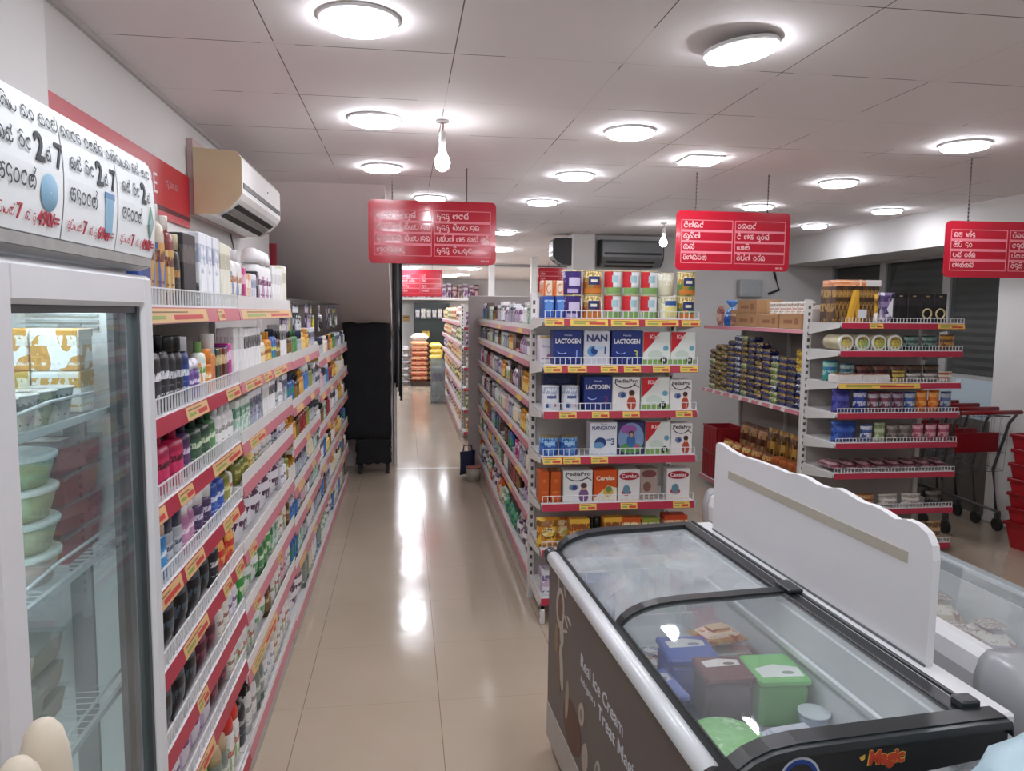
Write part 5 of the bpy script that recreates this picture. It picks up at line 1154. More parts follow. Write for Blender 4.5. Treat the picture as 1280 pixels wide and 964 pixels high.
for i in range(13):
    for j in range(hts[i]):
        k = pat[i] if (j*3+i) % 5 else (pat[i]+1) % 7
        lab = '%s biscuit pack, %s up in stack %s from the near post' % (BCN[k], ORDN[j] if j else 'lowest', ORDN[12-i] if i < 12 else 'first')
        lab = lab.replace('nearest up', 'lowest')
        tag(link('biscuit_pack', bms[k], None, BF.at(.12+.145*i, .085+rnd.uniform(0, .012), 1.001+.0505*j, rnd.uniform(-4, 4))), lab, 'packet', 'stacked biscuit packs on the middle side shelf')
YP = MB().box(-.055, .055, -.05, .05, 0, .06, PRN('d8b23c', '6a4a20', 'e8cc5a', .3, 2), .01)
for k in range(3): tag(link('biscuit_pack', YP.mesh('yellow_pack'), None, BF.at(.12+.145*12, .085, 1.001+.0505*6+.0605*k, 3)), 'yellow biscuit pack on top of the stack nearest the post, %s' % ('lower', 'middle', 'upper')[k], 'packet', 'yellow biscuit packs beside the near post')
KR = 'a87f58'
def cartonbox(label, x, y, z, w_, d_, h_, rz=0):
    t = thing('cardboard_box', label, 'cardboard box', BF.at(x, y, z, rz))
    MB().box(-w_/2, w_/2, -d_/2, d_/2, 0, h_, P(KR, .75, var=.12), .003).build('carton', t)
    MB().box(-w_/2-.0008, w_/2+.0008, -.025, .025, h_*.0+.002, h_+.0008, P('b8946c', .4)).box(-w_*.3, w_*.1, -d_/2-.0008, -d_/2+.001, h_*.35, h_*.6, P('8a5a3c', .7)).box(w_*.2, w_*.36, -d_/2-.0008, -d_/2+.001, h_*.3, h_*.7, P('8a5a3c', .7)).build('tape', t, label='paler tape and brown print')
cartonbox('tall kraft cardboard box in the middle of upper side shelf', .80, .2, 1.641, .42, .26, .125); cartonbox('kraft cardboard box on top of the tall kraft box', .80, .2, 1.767, .40, .25, .12)
cartonbox('kraft cardboard box nearest the post on upper side shelf', 1.62, .2, 1.641, .36, .26, .12); cartonbox('kraft cardboard box between two others on upper side shelf', 1.24, .2, 1.641, .34, .26, .115)
for k in range(6):
    tag(MB().box(-.04, .04, -.05, .05, 0, .1, PRN('e6e2da', '9a8a7a', 'f0ece6'), .003).box(-.035, .035, -.052, -.049, .03, .05, P('c9a89a')).build('paper_packet', None, BF.at(1.18+.1*k, .18, 1.763, rnd.uniform(-5, 5))), 'white paper packet standing on kraft boxes, %s from the post' % ORDN[5-k].replace('nearest', 'first'), 'packet', 'white paper packets on the kraft boxes')
simple('gift_bag', 'blue cellophane gift bag at far end of upper side shelf', 'gift bag', BF.at(.3, .16, 1.641), [('bag', MB().lathe([(.07, 0), (.08, .06), (.07, .12), (.03, .17), (.015, .185)], PRN('2f6fc0', 'a8d0f0', '1f4f98', .2, 2), n=14), None), ('frill', MB().lathe([(.015, .1855), (.03, .2), (.06, .235), (.055, .25)], P('5a8fd8', .2), n=14), 'paler frilled top')])
simple('soup_packet', 'red and brown packet beside the blue gift bag', 'packet', BF.at(.12, .12, 1.641), [('pouch', MB().pillow(.14, .07, 0, .2, PRN('b87a6a', '7a2a2a', 'd8b0a0')), None), ('label', MB().prism(el(0, .1, .04, .03, 0, 360, 12)[:-1], -.041, -.039, P('e0d0c0')), None)])
simple('packet_bundle', 'brown patterned carton between blue gift bag and tall kraft box', 'carton', BF.at(.5, .18, 1.641), [('carton', MB().box(-.07, .07, -.09, .09, 0, .16, PRN('9a6a48', 'd8b890', '7a4a34'), .004), None), ('flap', MB().box(-.068, .068, -.0915, -.0895, .12, .16, P('b08058')), None)])
def crate(label, x, z, c):
    mb = MB(); o_, i_ = [(-.17, -.13), (.17, -.13), (.17, .13), (-.17, .13)], None
    for (a, b_, cc, d_) in ((-.17, .17, -.14, -.13), (-.17, .17, .13, .14), (-.17, -.16, -.14, .14), (.16, .17, -.14, .14)): mb.box(a, b_, cc, d_, 0, .26, P(c, .4), .002)
    mb.box(-.17, .17, -.14, .14, 0, .01, P(c, .4))
    rb = MB()
    for k in range(8): rb.box(-.165+.044*k, -.153+.044*k, -.1445, -.1401, .02, .24, P(c, .35))
    rb.box(-.175, .175, -.146, -.1401, .24, .262, P(c, .35)).box(-.175, .175, .1401, .146, .24, .262, P(c, .35))
    simple('plastic_crate', label, 'crate', BF.at(x, .16, z), [('crate', mb, None), ('ribs', rb, None)])
crate('red ribbed plastic crate at far left of the bottom side shelf', .2, .101, '9c1f2a'); crate('red ribbed plastic crate stacked on another red crate, bottom side shelf', .2, .364, 'a8232e')
BO = K('brown', 'noodle packet', '', .16, .09, .2, '8a5230', 'd8a85a', 'a8321f', 1); OR_ = K('orange and red', 'noodle packet', '', .15, .09, .19, 'c86a2a', 'f0d080', '9c2a20', 1)
WJ = J('clear', 'pickle jar', 'with orange lid', .055, .2, 'b9b4a8', 'c86a34', ('d8d0c0', '8a5a3c', None))
MB().box(.4, 1.96, .02, .42, .335, .35, SHW).box(.4, .42, .02, .42, .1, .335, SHW).box(1.16, 1.18, .02, .42, .1, .335, SHW).box(1.94, 1.96, .02, .42, .1, .335, SHW).build('riser_shelf', bay_)
fill(BF, .42, 1.95, .35, .25, [(OR_, 3), (BO, 2), (WJ, 4), (K('dark red', 'rice packet', '', .16, .09, .22, '8f2028', 'd8a0a0', '6a141c', 1), 2)], 'riser of bottom side shelf', 'far', just=True, y=.03)
fill(BF, .43, 1.15, .10, .22, [(OR_, 2), (BO, 3)], 'below the riser, far half', 'far', just=True, y=.03); fill(BF, 1.19, 1.93, .10, .22, [(BO, 2), (OR_, 2)], 'below the riser, near half', 'far', just=True, y=.03)
fill(BF, .42, 1.95, .35, .4, [(K('tall brown', 'noodle packet', '', .15, .09, .36, '7a4a34', 'c89a6a', '54301f', 1), 3), (K('tall amber', 'snack packet', '', .15, .09, .38, 'b07a34', '5a3a20', 'd8b060', 1), 4), (K('tall grey', 'flour packet', '', .15, .09, .42, 'a8a49c', '6a5a50', 'c8c4bc', 1), 3)], 'back of bottom side shelf', 'far', just=True, y=.2)
# ------------------------------------------------------------------ chest freezer with curved glass lids
ZF = TR(.62, 1.34, 0, 2.2); FLN = 1.52; FWD = .60
BRN = '4b4143'; BLK = P('1f2224', .35, var=.08); BLK2 = P('2b3033', .3); FWH = P('d9dbdc', .35, var=.03); LIN = P('dfe4e5', .45, var=.05)
t = thing('chest_freezer', 'chest ice cream freezer with dark brown printed side and black-framed glass lids', 'freezer', ZF)
def walls(u0, u1, v0, v1, z0, z1, th, mat):
    return MB().box(u0, u0+th, v0, v1, z0, z1, mat).box(u1-th, u1, v0, v1, z0, z1, mat).box(u0+th, u1-th, v0, v0+th, z0, z1, mat).box(u0+th, u1-th, v1-th, v1, z0, z1, mat)
b = walls(0.006, FWD, .012, FLN, .06, .785, .03, FWH); b.box(.03, FWD, .03, FLN-.02, .06, .12, FWH); b.box(FWD-.05, FWD+.075, .012, FLN, .785, .905, FWH, .006); b.build('body', t)
i = walls(.037, FWD-.045, .045, FLN-.035, .5, .79, .012, LIN); i.box(.037, FWD-.045, .045, FLN-.035, .49, .5, LIN)
i.box(FWD-.062, FWD-.045, .05, FLN-.04, .79, .875, LIN).box(FWD-.075, FWD-.06, .05, FLN-.04, .76, .775, P('e6ebec', .4)); i.build('inner_liner', t)
MB().box(.02, FWD-.02, .03, FLN-.03, 0, .06, P('5a5a5a')).build('plinth', t)
sp = MB(); sp.box(.0, .006, .012, FLN-.003, .2, .79, P(BRN, .35, var=.08, scale=4)); spo = sp.build('side_panel', t, label='dark brown printed panel')
MB().box(-.002, .006, .012, FLN, .055, .198, P('b9b4ac', .5)).build('lower_panel', t, label='greyish lower panel')
# pictures and lettering on the side: text runs towards -v, seen from -u
SIDE = TR(0, 0, 0, -90)
def on_side(mb, v, z): return mb.xf(TR(-.0006, v, z, -90))
tx = MB(); LW = P('cfd3dc', .5)
tx.merge(on_side(text_mb('Real Ice Cream', .062, LW, 'CENTER', .012, .0004, .44), .82, .592))
tx.merge(on_side(text_mb('indulge in a', .034, LW, 'CENTER', .0, .0004, .17), .95, .53))
tx.merge(on_side(text_mb('Treat Magic', .062, LW, 'CENTER', .012, .0004, .36), .655, .525)); tx.build('lettering', spo, label='pale lettering')
pcs = []; CRE = P('bdb5a8', .5, var=.15, scale=40); CHO = P('6a4636', .5); BIS = P('c08a4c', .5, var=.2, scale=30)
def blob(v, z, rv, rz_, mat, a=0, dy=0., n=18):
    pp = []
    for k in range(n):
        an = 2*math.pi*k/n; x, y = rv*math.cos(an), rz_*math.sin(an); c, s = math.cos(R(a)), math.sin(R(a)); pp.append((v+x*c-y*s, z+x*s+y*c))
    q_ = MB().prism(pp, -.0012-dy, .001, mat, axis='x')
    if dy >= .00025 and pcs: pcs[-1].merge(q_)
    else: pcs.append(q_)
blob(1.33, .655, .06, .08, CRE, 10); blob(1.325, .66, .035, .055, CHO, 10, .0003); blob(1.30, .57, .028, .05, CRE, -8, .0001)
for (v, z, a) in ((1.24, .64, 30), (1.20, .66, 10), (1.25, .60, -20), (1.27, .75, 70), (1.36, .75, 80)): blob(v, z, .03, .006, CRE, a, .0001)
blob(1.38, .52, .025, .06, P('9a7f50', .5, var=.3, scale=40), 5, .0001); blob(1.30, .44, .028, .085, CRE, -12, .0001); blob(1.33, .42, .012, .09, P('7a5c50', .5), -10, .0004); blob(1.21, .36, .022, .08, P('a8988c', .5, var=.2, scale=30), 8, .0001)
blob(1.02, .41, .032, .042, P('b9aa9a', .5, var=.2, scale=40), 20, .0001); blob(1.02, .41, .016, .02, P('8a7f7c', .5), 20, .0004)
blob(1.14, .30, .12, .09, P('5f3a2a', .5, var=.3, scale=15), 0)
blob(.97, .285, .034, .055, P('b3a89c', .5, var=.2, scale=40), 15, .0002); blob(.83, .31, .03, .06, P('a8a598', .5, var=.2, scale=40), 15, .0002); blob(.83, .33, .012, .02, P('6a6a66', .5), 15, .0006)
blob(.46, .42, .042, .085, BIS, 0, .0002); blob(.462, .4, .018, .04, P('8a4a2c', .5), 0, .0005)
for q_ in pcs: q_.build('picture', spo, label='ice cream picture')
MB().tube([(.004, .055, .802), (.004, FLN-.05, .802)], .026, P('dde0e2', .3, .1), n=16).build('front_rail', t, label='white round rail')
cc = MB(); cc.tube([(.004, -.012, .8), (.004, .055, .8)], .0285, BLK2, n=16).tube([(.004, FLN-.05, .8), (.004, FLN+.005, .8)], .0285, BLK2, n=16); cc.build('rail_cap', t, label='dark grey rail caps')
ARC = [(.03, .822), (.045, .84), (.07, .858), (.105, .872), (.15, .882), (.22, .888), (.57, .897)]
def arcstrip(v0, v1, dz0, dz1, mat, arc=ARC, sm=True):
    mb = MB(); up = [(u, z+dz1) for u, z in arc]; lo = [(u, z+dz0) for u, z in arc]
    mb.prism(lo+up[::-1], v0, v1, mat, axis='y'); return mb
# near end cap, black, with emblem and lettering
cap = MB(); top = [(-.018, .80), (-.012, .828), (.02, .862), (.05, .882), (.09, .897), (.15, .905), (.56, .917), (.625, .917), (.63, .90)]
lowr = [(.63, .835), (-.018, .77)]
cap.prism(top+lowr, -.016, .03, BLK, axis='y')
ch = [(u, z) for u, z in top]
cap.prism([(u, z-.003) for u, z in ch]+[(u, z-.02) for u, z in ch][::-1], -.03, -.0155, BLK2, axis='y')
capo = cap.build('end_cap', t, label='black end cap')
fr = text_mb('Magic', .04, P('c4452c', .4), 'CENTER', .04, .0008, .082, .12).xf(TR(.345, -.0172, .857, 0)); bkp = text_mb('Magic', .04, P('e0c25a', .4), 'CENTER', .075, .0003, .086, .12).xf(TR(.345, -.0166, .857, 0))
g = MB(); g.merge(fr).merge(bkp).prism([(.285, .862), (.297, .867), (.297, .858), (.29, .854)], -.0175, -.0162, P('d8b34a')); g.build('lettering', capo, label='red and yellow lettering')
em = MB(); em.lathe([(.044, 0), (.044, .001)], P('b9c4d0', .3), n=26).lathe([(.039, .0012), (.039, .0016)], P('1d3f8a', .3), n=26).lathe([(.03, .0018), (.03, .0022)], P('2a2a2c', .3), n=26).xf(Matrix.Rotation(R(90), 4, 'X')); em.prism([(-.02, -.01), (0, .012), (.02, -.01)], -.0032, -.0023, P('c9a04a')); em.xf(TR(.155, -.0163, .832)); em.build('emblem', capo, label='blue and white ring emblem')
MB().box(.05, .63, -.03, .012, .745, .782, P('c4c6c9', .35), .006).prism([(.30, .77), (.55, .80), (.55, .815), (.30, .79)], -.024, -.015, P('b9bdc2', .3)).build('end_trim', t, label='pale grey trim below end cap')
fc = arcstrip(FLN-.045, FLN+.006, -.02, .012, BLK); fc.prism([(u, z-.02) for u, z in ARC]+[(.57, .78), (.03, .78)], FLN-.02, FLN+.004, BLK2, axis='y'); fc.build('far_frame', t, label='black far frame')
br = MB(); br.box(.545, .585, .03, FLN, .893, .909, BLK, .003).box(.59, .60, .03, FLN, .9, .914, BLK2, .002); br.build('rear_track', t, label='dark grey sliding track')
MB().box(.56, .605, .03, .07, .909, .93, BLK2, .004).build('latch', t)
def lid(nm_, v0, v1, dz, glass, bars):
    mb = MB(); mb.prism([(u, z+dz) for u, z in ARC]+[(u, z+dz+.004) for u, z in ARC][::-1], v0, v1, glass, axis='y')
    lo = mb.build('lid', t, label=nm_)
    fb = MB()
    for a, b_ in bars: fb.merge(arcstrip(a, b_, dz-.004, dz+.012, BLK))
    fb.prism([(.02, .815+dz*0), (.033, .815), (.04, .83+dz), (.03, .836+dz)], v0, v1, BLK, axis='y')
    fb.build('lid_frame', lo, label='black frame'); return lo
lid('hazy far glass lid', .76, FLN-.04, -.008, GLASS((248, 250, 250), .26, .06), [])
lid('clear near glass lid', .03, .765, .004, GLASS((252, 253, 253), .06, .03), [(.735, .775)])
MB().box(.553, .60, .71, .80, .912, .924, BLK2, .003).build('handle', t)
wb = MB()
for k in range(16): wb.rod((.06+.03*k, 1.30, .62), (.06+.03*k, 1.30, .8), .0018, WIRE)
wb.box(.05, .53, 1.298, 1.302, .796, .802, WIRE).box(.05, .53, 1.298, 1.302, .618, .622, WIRE); wb.build('wire_basket', t)
# wavy white header board standing at the back edge
t = thing('header_board', 'white wavy-topped board with grey slot standing between the two freezers', 'board', ZF)
pts = [(1.412, .906), (1.405, 1.247), (1.39, 1.256), (1.34, 1.252), (1.28, 1.243), (1.2, 1.238), (1.1, 1.244), (.97, 1.245), (.88, 1.243), (.83, 1.252), (.78, 1.252), (.72, 1.244), (.67, 1.245), (.62, 1.256), (.58, 1.252), (.51, 1.243), (.46, 1.246), (.41, 1.242), (.37, 1.234), (.33, 1.244), (.29, 1.243), (.255, 1.23), (.235, 1.205), (.229, 1.17), (.232, .906)]
MB().prism(pts, .632, .652, P('dededf', .45, var=.02), axis='x').build('panel', t)
MB().box(.630, .6325, .314, 1.29, 1.137, 1.166, P('b3ae9f', .5)).build('slot_strip', t, label='grey-beige strip')
MB().box(.629, .634, .232, 1.41, .906, .912, P('5f6264')).build('edge_line', t)
# goods in the freezer
ZW = lambda x, y, z, rz=0: TR(x, y, z, rz)
def ice_tub(label, x, y, z, w_, d_, h_, rz, body, lidc, paper, inkc):
    t = thing('ice_cream_tub', label, 'ice cream tub', ZW(x, y, z, rz))
    MB().box(-w_*.47, w_*.47, -d_*.47, d_*.47, 0, h_-.022, P(body, .4), .012).build('tub', t)
    l = MB().box(-w_*.5, w_*.5, -d_*.5, d_*.5, h_-.0215, h_, P(lidc, .35), .006); lo = l.build('lid', t)
    if paper:
        pp = [(-w_*.36, -d_*.02), (w_*.36, d_*.05), (w_*.38, d_*.28), (0, d_*.36), (-w_*.38, d_*.24)] if paper[1] else [(-w_*.4, -d_*.38), (w_*.4, -d_*.38), (w_*.42, -d_*.05), (0, d_*.08), (-w_*.42, -d_*.06)]
        MB().prism(pp, h_-.0005, h_+.0009, P(paper[0], .5, var=.08, scale=30), axis='z').prism(el(w_*.15, pp[0][1]+d_*.14, w_*.12, d_*.06, 0, 360, 12)[:-1], h_, h_+.0012, P(inkc), axis='z').build('lid_label', lo, label='white lid label')
    return t
ice_tub('bright green ice cream tub with white lid label in the freezer', 1.052, 1.967, .595, .15, .165, .145, -3, '5fae5a', '79c871', ('e6ece6', 0), '8a9a8a')
ice_tub('dark brown ice cream tub with white lid label beside the green tub', .905, 1.985, .595, .145, .135, .145, -3, '463735', '6a3a36', ('e0dad6', 1), '6a5a58')
ice_tub('blue ice cream tub with white lid label behind the brown tub', .862, 2.15, .58, .16, .17, .145, -4, '3b56a8', '3f5fb0', ('d9dcdc', 1), '7a8290')
ice_tub('lower blue ice cream tub at the rail side of the freezer', .73, 2.02, .555, .11, .17, .13, 5, '4a5c9a', '6476b4', ('c9cdd8', 1), '6a7290')
simple('wafer_packet', 'yellow and orange wafer packet lying behind the green tub', 'packet', ZW(1.01, 2.27, .673, 12), [('pouch', MB().pillow(.17, .06, -.06, .06, PRN('c99a4a', 'e8dcc0', 'b8602c', .3, 1)).xf(TR(0, 0, .03, 0, 90)), None), ('label', MB().box(-.04, .03, -.025, .02, .061, .0625, P('d9c9a0'), .001), None)])
simple('round_ice_cream_tub', 'round pale green ice cream tub near the rail at the freezer end', 'ice cream tub', ZW(.80, 1.72, .60), [('tub', MB().lathe([(.075, 0), (.088, .075)], P('7fae74', .4), n=24), None), ('lid', MB().lathe([(.094, .0755), (.095, .088), (.086, .094), (.03, .092)], PRN('8fca86', '86c07c', 'b8dcae', .35, 2), n=24), None)])
simple('ice_cream_packet', 'blue and white ice cream packet beside the round green tub', 'packet', ZW(1.0, 1.76, .60, 8), [('pouch', MB().pillow(.2, .07, -.06, .06, PRN('3458a4', 'd4dae6', 'b8c4d8', .3, 1)).xf(TR(0, 0, .036, 0, 90)), None), ('label', MB().box(-.06, .05, -.03, .02, .0715, .073, P('c9ced8'), .001), None)])
simple('clear_cup', 'clear plastic cup lying right of the blue packet in freezer', 'cup', ZW(1.10, 1.83, .60, 0), [('cup', MB().lathe([(.03, 0), (.04, .07)], P('8fa4b4', .2), n=18), None), ('rim', MB().lathe([(.043, .0705), (.043, .076)], P('c9d4da', .2), n=18), None)])
simple('ice_cream_packet', 'red and white packet at the near rail corner of the freezer', 'packet', ZW(.73, 1.545, .64, 10), [('pouch', MB().pillow(.14, .07, -.06, .06, PRN('d8a8a0', 'c8483a', 'f0dcd4', .3, 1)).xf(TR(0, 0, .036, 0, 90)), None), ('label', MB().box(-.03, .03, -.02, .03, .0715, .073, P('c8503c'), .001), None)])
simple('carton_stack', 'white low carton under the red packet at freezer near end', 'carton', ZW(.745, 1.53, .501, 2), [('carton', MB().box(-.07, .07, -.1, .1, 0, .137, PRN('c9c9c4', '8a8a8a', 'dcdcd8'), .004), None), ('flap', MB().box(-.068, .068, -.098, .098, .1372, .1378, P('d9d9d4')), None)])
for k, (x, y, w_, d_, h_, c, lb) in enumerate(((.86, 2.02, .30, .40, .053, 'a8b0b8', 'grey frosted carton underneath the brown and blue tubs'), (1.01, 2.27, .18, .14, .17, 'b4b4b0', 'pale frosted carton underneath the wafer packet'), (.92, 1.74, .34, .16, .098, 'b4b0ae', 'pale frosted carton underneath the round green tub'))):
    if w_: simple('frozen_carton', lb, 'carton', ZW(x, y, .501, 2), [('carton', MB().box(-w_/2, w_/2, -d_/2, d_/2, 0, h_, PRN(c, '8a9098', 'c4c8cc'), .004), None), ('tape', MB().box(-w_/2-.0008, w_/2+.0008, -.02, .02, .003, h_+.0006, P('c9cbcc')), None)])
for k in range(7):
    x, y = (.68+.075*(k % 5), 2.38+.1*(k//5)+.03*(k % 2)); c = ('b8a0a8', 'c4b8c8', 'c0a890', 'a8b0c0', '9a8aa8', 'c8b0b0', 'b4bcb4')[k]
    simple('ice_lolly_packet', 'pale lolly packet under the hazy far freezer lid, %s from rail side' % ('first', 'second', 'third', 'fourth', 'fifth', 'sixth', 'seventh')[k], 'packet', ZW(x, y+.1, .501, 15*k), [('pouch', MB().pillow(.06, .05, -.08, .08, PRN(c, 'e8e0e4', '8a5a6a', .4, 1)).xf(TR(0, 0, .026, 0, 90)), None), ('stick', MB().box(-.004, .004, -.12, -.08, .022, .026, P('d8c090')), None)], 'lolly packets under the far lid')
simple('ice_lolly_box', 'blue carton at the far left corner inside the freezer', 'carton', ZW(.70, 2.70, .501, 3), [('carton', MB().box(-.07, .07, -.06, .06, 0, .26, PRN('5a6f9a', 'b0bcd4', '44588a'), .004), None), ('flap', MB().box(-.068, .068, -.0612, -.0595, .2, .26, P('7a8cb0')), None)])

# ------------------------------------------------------------------ second freezer behind the board
Z2 = TR(1.425, 1.47, 0, 0); t = thing('chest_freezer', 'white and grey chest freezer right of the wavy board, partly hidden', 'freezer', Z2)
L2, W2 = 2.0, .54; G2 = P('a9abad', .22, var=.04); W2M = P('e3e4e5', .3)
b = walls(.02, W2, .12, L2, .06, .84, .04, FWH); b.box(.03, W2-.01, .13, L2-.01, .06, .1, FWH); b.build('body', t)
MB().box(.03, W2-.03, .15, L2-.03, 0, .06, P('5a5a5a')).build('plinth', t)
i = walls(.06, W2-.04, .16, L2-.04, .66, .84, .01, LIN); i.box(.06, W2-.04, .16, L2-.04, .65, .66, LIN); i.build('inner_liner', t)
rp_ = [(.0, .78), (-.004, .85), (.008, .892), (.03, .91), (.055, .91), (.065, .895), (.065, .82), (.03, .78)]
MB().prism(rp_, .18, L2-.12, W2M, axis='y').build('front_rail', t, label='white rail')
MB().prism([(.006, .62), (.0, .78), (.03, .78), (.03, .62)], .18, L2-.12, P('b4b2b4', .4), axis='y').build('side_panel', t, label='greyish upper side panel')
def corner(v0, v1, flip):
    mb = MB(); secs = []
    n = 8
    for k in range(n+1):
        f = k/n; a = f*math.pi/2
        vv = (v0+(v1-v0)*math.sin(a)); sh = .085*(1-math.cos(a))
        secs.append(mb.add([(sh+u, vv, z-.05*(1-math.cos(a))) for u, z in [(.006, .62), (-.004, .80), (-.006, .852), (.008, .897), (.03, .916), (.06, .916), (W2*.5, .91), (W2*.5, .62)]]))
    for a, b_ in zip(secs, secs[1:]):
        for q in range(8): mb.face((a+q, a+(q+1) % 8, b_+(q+1) % 8, b_+q), G2, True)
    mb.face([secs[-1]+q for q in range(8)], G2); mb.face([secs[0]+q for q in range(8)][::-1], G2); return mb
corner(.18, .0, 0).build('end_cap', t, label='grey plastic end cap'); corner(L2-.12, L2+.06, 1).build('end_cap', t, label='grey plastic end cap')
MB().box(W2*.5, W2+.01, .03, .18, .62, .905, G2, .03).box(W2*.5, W2+.01, L2-.12, L2+.03, .62, .905, G2, .03).build('end_block', t)
MB().box(W2-.045, W2+.012, .18, L2-.12, .82, .885, P('8f9698', .3), .012).build('rear_rail', t, label='grey rear rail')
MB().prism([(.06, .893), (.14, .905), (W2-.04, .88), (W2-.04, .876), (.14, .901), (.06, .889)], .18, L2-.12, GLASS((248, 250, 250), .14, .05), axis='y').build('lid', t, label='glass lid')
MB().box(.06, W2-.04, 1.16, 1.2, .885, .91, P('9aa0a2', .3), .004).build('lid_frame', t)
for k in range(14):
    c = ('b8948a', 'c8b89a', 'a88a94', 'd0b888', 'c8a8a0', 'a89aa8', 'd8c8a0')[k % 7]
    x, y = 1.425+.145+.127*(k % 3), 1.47+.36+.24*(k//3)
    simple('frozen_food_bag', 'pale frozen food bag in second freezer, %s row, %s' % (('nearest', 'second', 'third', 'fourth', 'fifth')[k//3], ('left', 'middle', 'right')[k % 3]), 'packet', TR(x, y, .662, 4*(k % 4)-6), [('pouch', MB().pillow(.115, .12, -.1, .1, PRN(c, 'e8e0d4', '9a6a5a', .4, 1)).xf(TR(0, 0, .062, 0, 90)), None), ('label', MB().box(-.04, .04, -.04, .04, .123, .1245, PRN('ddd6cc', '8a6a5a', None, .4, 2)), None)], 'frozen food bags in the second freezer')

# ------------------------------------------------------------------ carrier bag on a low counter, bottom right
t = thing('counter', 'white low counter under the carrier bag, bottom right corner', 'counter', TR(.98, .72, 0)); MB().box(0, .6, 0, .5, .06, .82, P('d4d5d6', .4), .004).box(.02, .58, .02, .48, 0, .06, P('555557')).build('cabinet', t); MB().box(-.01, .61, -.01, .51, .8205, .845, P('dcdddd', .3), .006).build('worktop', t)
t = thing('carrier_bag', 'pale blue plastic carrier bag with purple print in the bottom right corner', 'bag', TR(1.15, 1.10, .846, -8))
BAGM = P('b9d4de', .3, var=.1, scale=14, bump=.5)
mb = MB(); rows = []
for z, hw, hd, sh in ((0, .13, .07, 0), (.02, .16, .085, 0), (.08, .168, .085, .0), (.13, .135, .07, .01), (.17, .085, .05, .02), (.205, .045, .03, .02), (.225, .03, .02, .015)):
    row = []
    for k in range(20):
        a = 2*math.pi*k/20; q = 1+.07*math.sin(5*a+z*60)
        row.append((sh+hw*q*math.copysign(abs(math.cos(a))**.7, math.cos(a)), hd*q*math.copysign(abs(math.sin(a))**.7, math.sin(a)), z))
    rows.append(mb.add(row))
for a, b_ in zip(rows, rows[1:]):
    for k in range(20): mb.face((a+k, a+(k+1) % 20, b_+(k+1) % 20, b_+k), BAGM, True)
mb.face([rows[0]+k for k in range(20)], BAGM); mb.face([rows[-1]+k for k in range(20)], BAGM); mb.build('bag', t)
hd = MB()
for s_ in (-.012, .022): hd.tube([(.0+s_, -.02, .2), (-.02+s_, -.04, .26), (.03+s_, -.05, .255), (.04+s_, -.02, .2)], .006, BAGM)
hd.build('handle', t)
MB().prism([(-.02, .10), (.055, .085), (.07, .15), (.03, .165), (-.01, .14)], -.0905, -.0835, P('7a2a62', .4)).build('print', t, label='purple print')

# ------------------------------------------------------------------ black covered stack and curtain by the stairs
t = thing('covered_stack', 'tall black cloth-covered stack at the end of the left shelving', 'covered stack', TR(-.645, 8.1, 0)); CL = P('1b1b1f', .85, var=.25, scale=6, bump=.4)
def cloth_box(x0, x1, y0, y1, z0, z1, seed):
    r_ = random.Random(seed); mb = MB(); nx, nz = 10, 14
    rows_ = []
    for j in range(nz+1):
        z = z0+(z1-z0)*j/nz; row = []
        loop = [(x0+(x1-x0)*k/nx, y0) for k in range(nx)]+[(x1, y0+(y1-y0)*k/4) for k in range(4)]+[(x1-(x1-x0)*k/nx, y1) for k in range(nx)]+[(x0, y1-(y1-y0)*k/4) for k in range(4)]
        for (x, y) in loop: row.append((x+r_.uniform(-.008, .008), y+r_.uniform(-.01, .01), z+(r_.uniform(-.012, .012) if j in (0, nz) else 0)))
        rows_.append(mb.add(row))
    n = len(loop)
    for a, b_ in zip(rows_, rows_[1:]):
        for k in range(n): mb.face((a+k, a+(k+1) % n, b_+(k+1) % n, b_+k), CL, True)
    mb.face([rows_[0]+k for k in range(n)], CL); mb.face([rows_[-1]+k for k in range(n)], CL); return mb
cloth_box(0, .49, .01, .38, .395, 1.625, 3).build('upper_cover', t); cloth_box(.12, .49, .02, .36, .12, .385, 4).build('lower_cover', t)
MB().box(.14, .18, .06, .1, 0, .125, P('222')).box(.43, .47, .06, .1, 0, .125, P('222')).box(.14, .18, .28, .32, 0, .125, P('222')).box(.43, .47, .28, .32, 0, .125, P('222')).build('leg', t)
t = thing('strip_curtain', 'gathered grey and black curtain hanging at the stair wall corner', 'curtain', TR(-.09, 8.56, 0))
mb = MB()
for k, (x, c) in enumerate(((-.03, '2a2a2c'), (-.008, '4a4a4c'), (.012, '8a8a8e'), (.03, '3a3a3c'), (.045, '252527'))):
    mb.tube([(x, 0, 2.55), (x+.006, .01, 1.9), (x*.8+.01, 0, 1.4), (x*.9+.006, .01, .95-.05*k)], .014, P(c, .5, var=.2, scale=8), n=8)
mb.build('strips', t); MB().tube([(-.06, 0, 2.56), (.08, 0, 2.56)], .01, P('777')).build('rod', t)
struct('trim_10', MB().box(-.14, -.095, 8.62, 8.735, 0, CZ, P('e4ded9', .5)))
simple('floor_crate', 'white low box behind the end of left shelving at floor', 'box', TR(-.72, 8.3, 0), [('box', MB().box(-.1, .06, -.1, .2, 0, .26, P('cfcac4'), .006), None), ('lid', MB().box(-.105, .065, -.105, .205, .2605, .275, P('b9b4ae'), .004), None)])

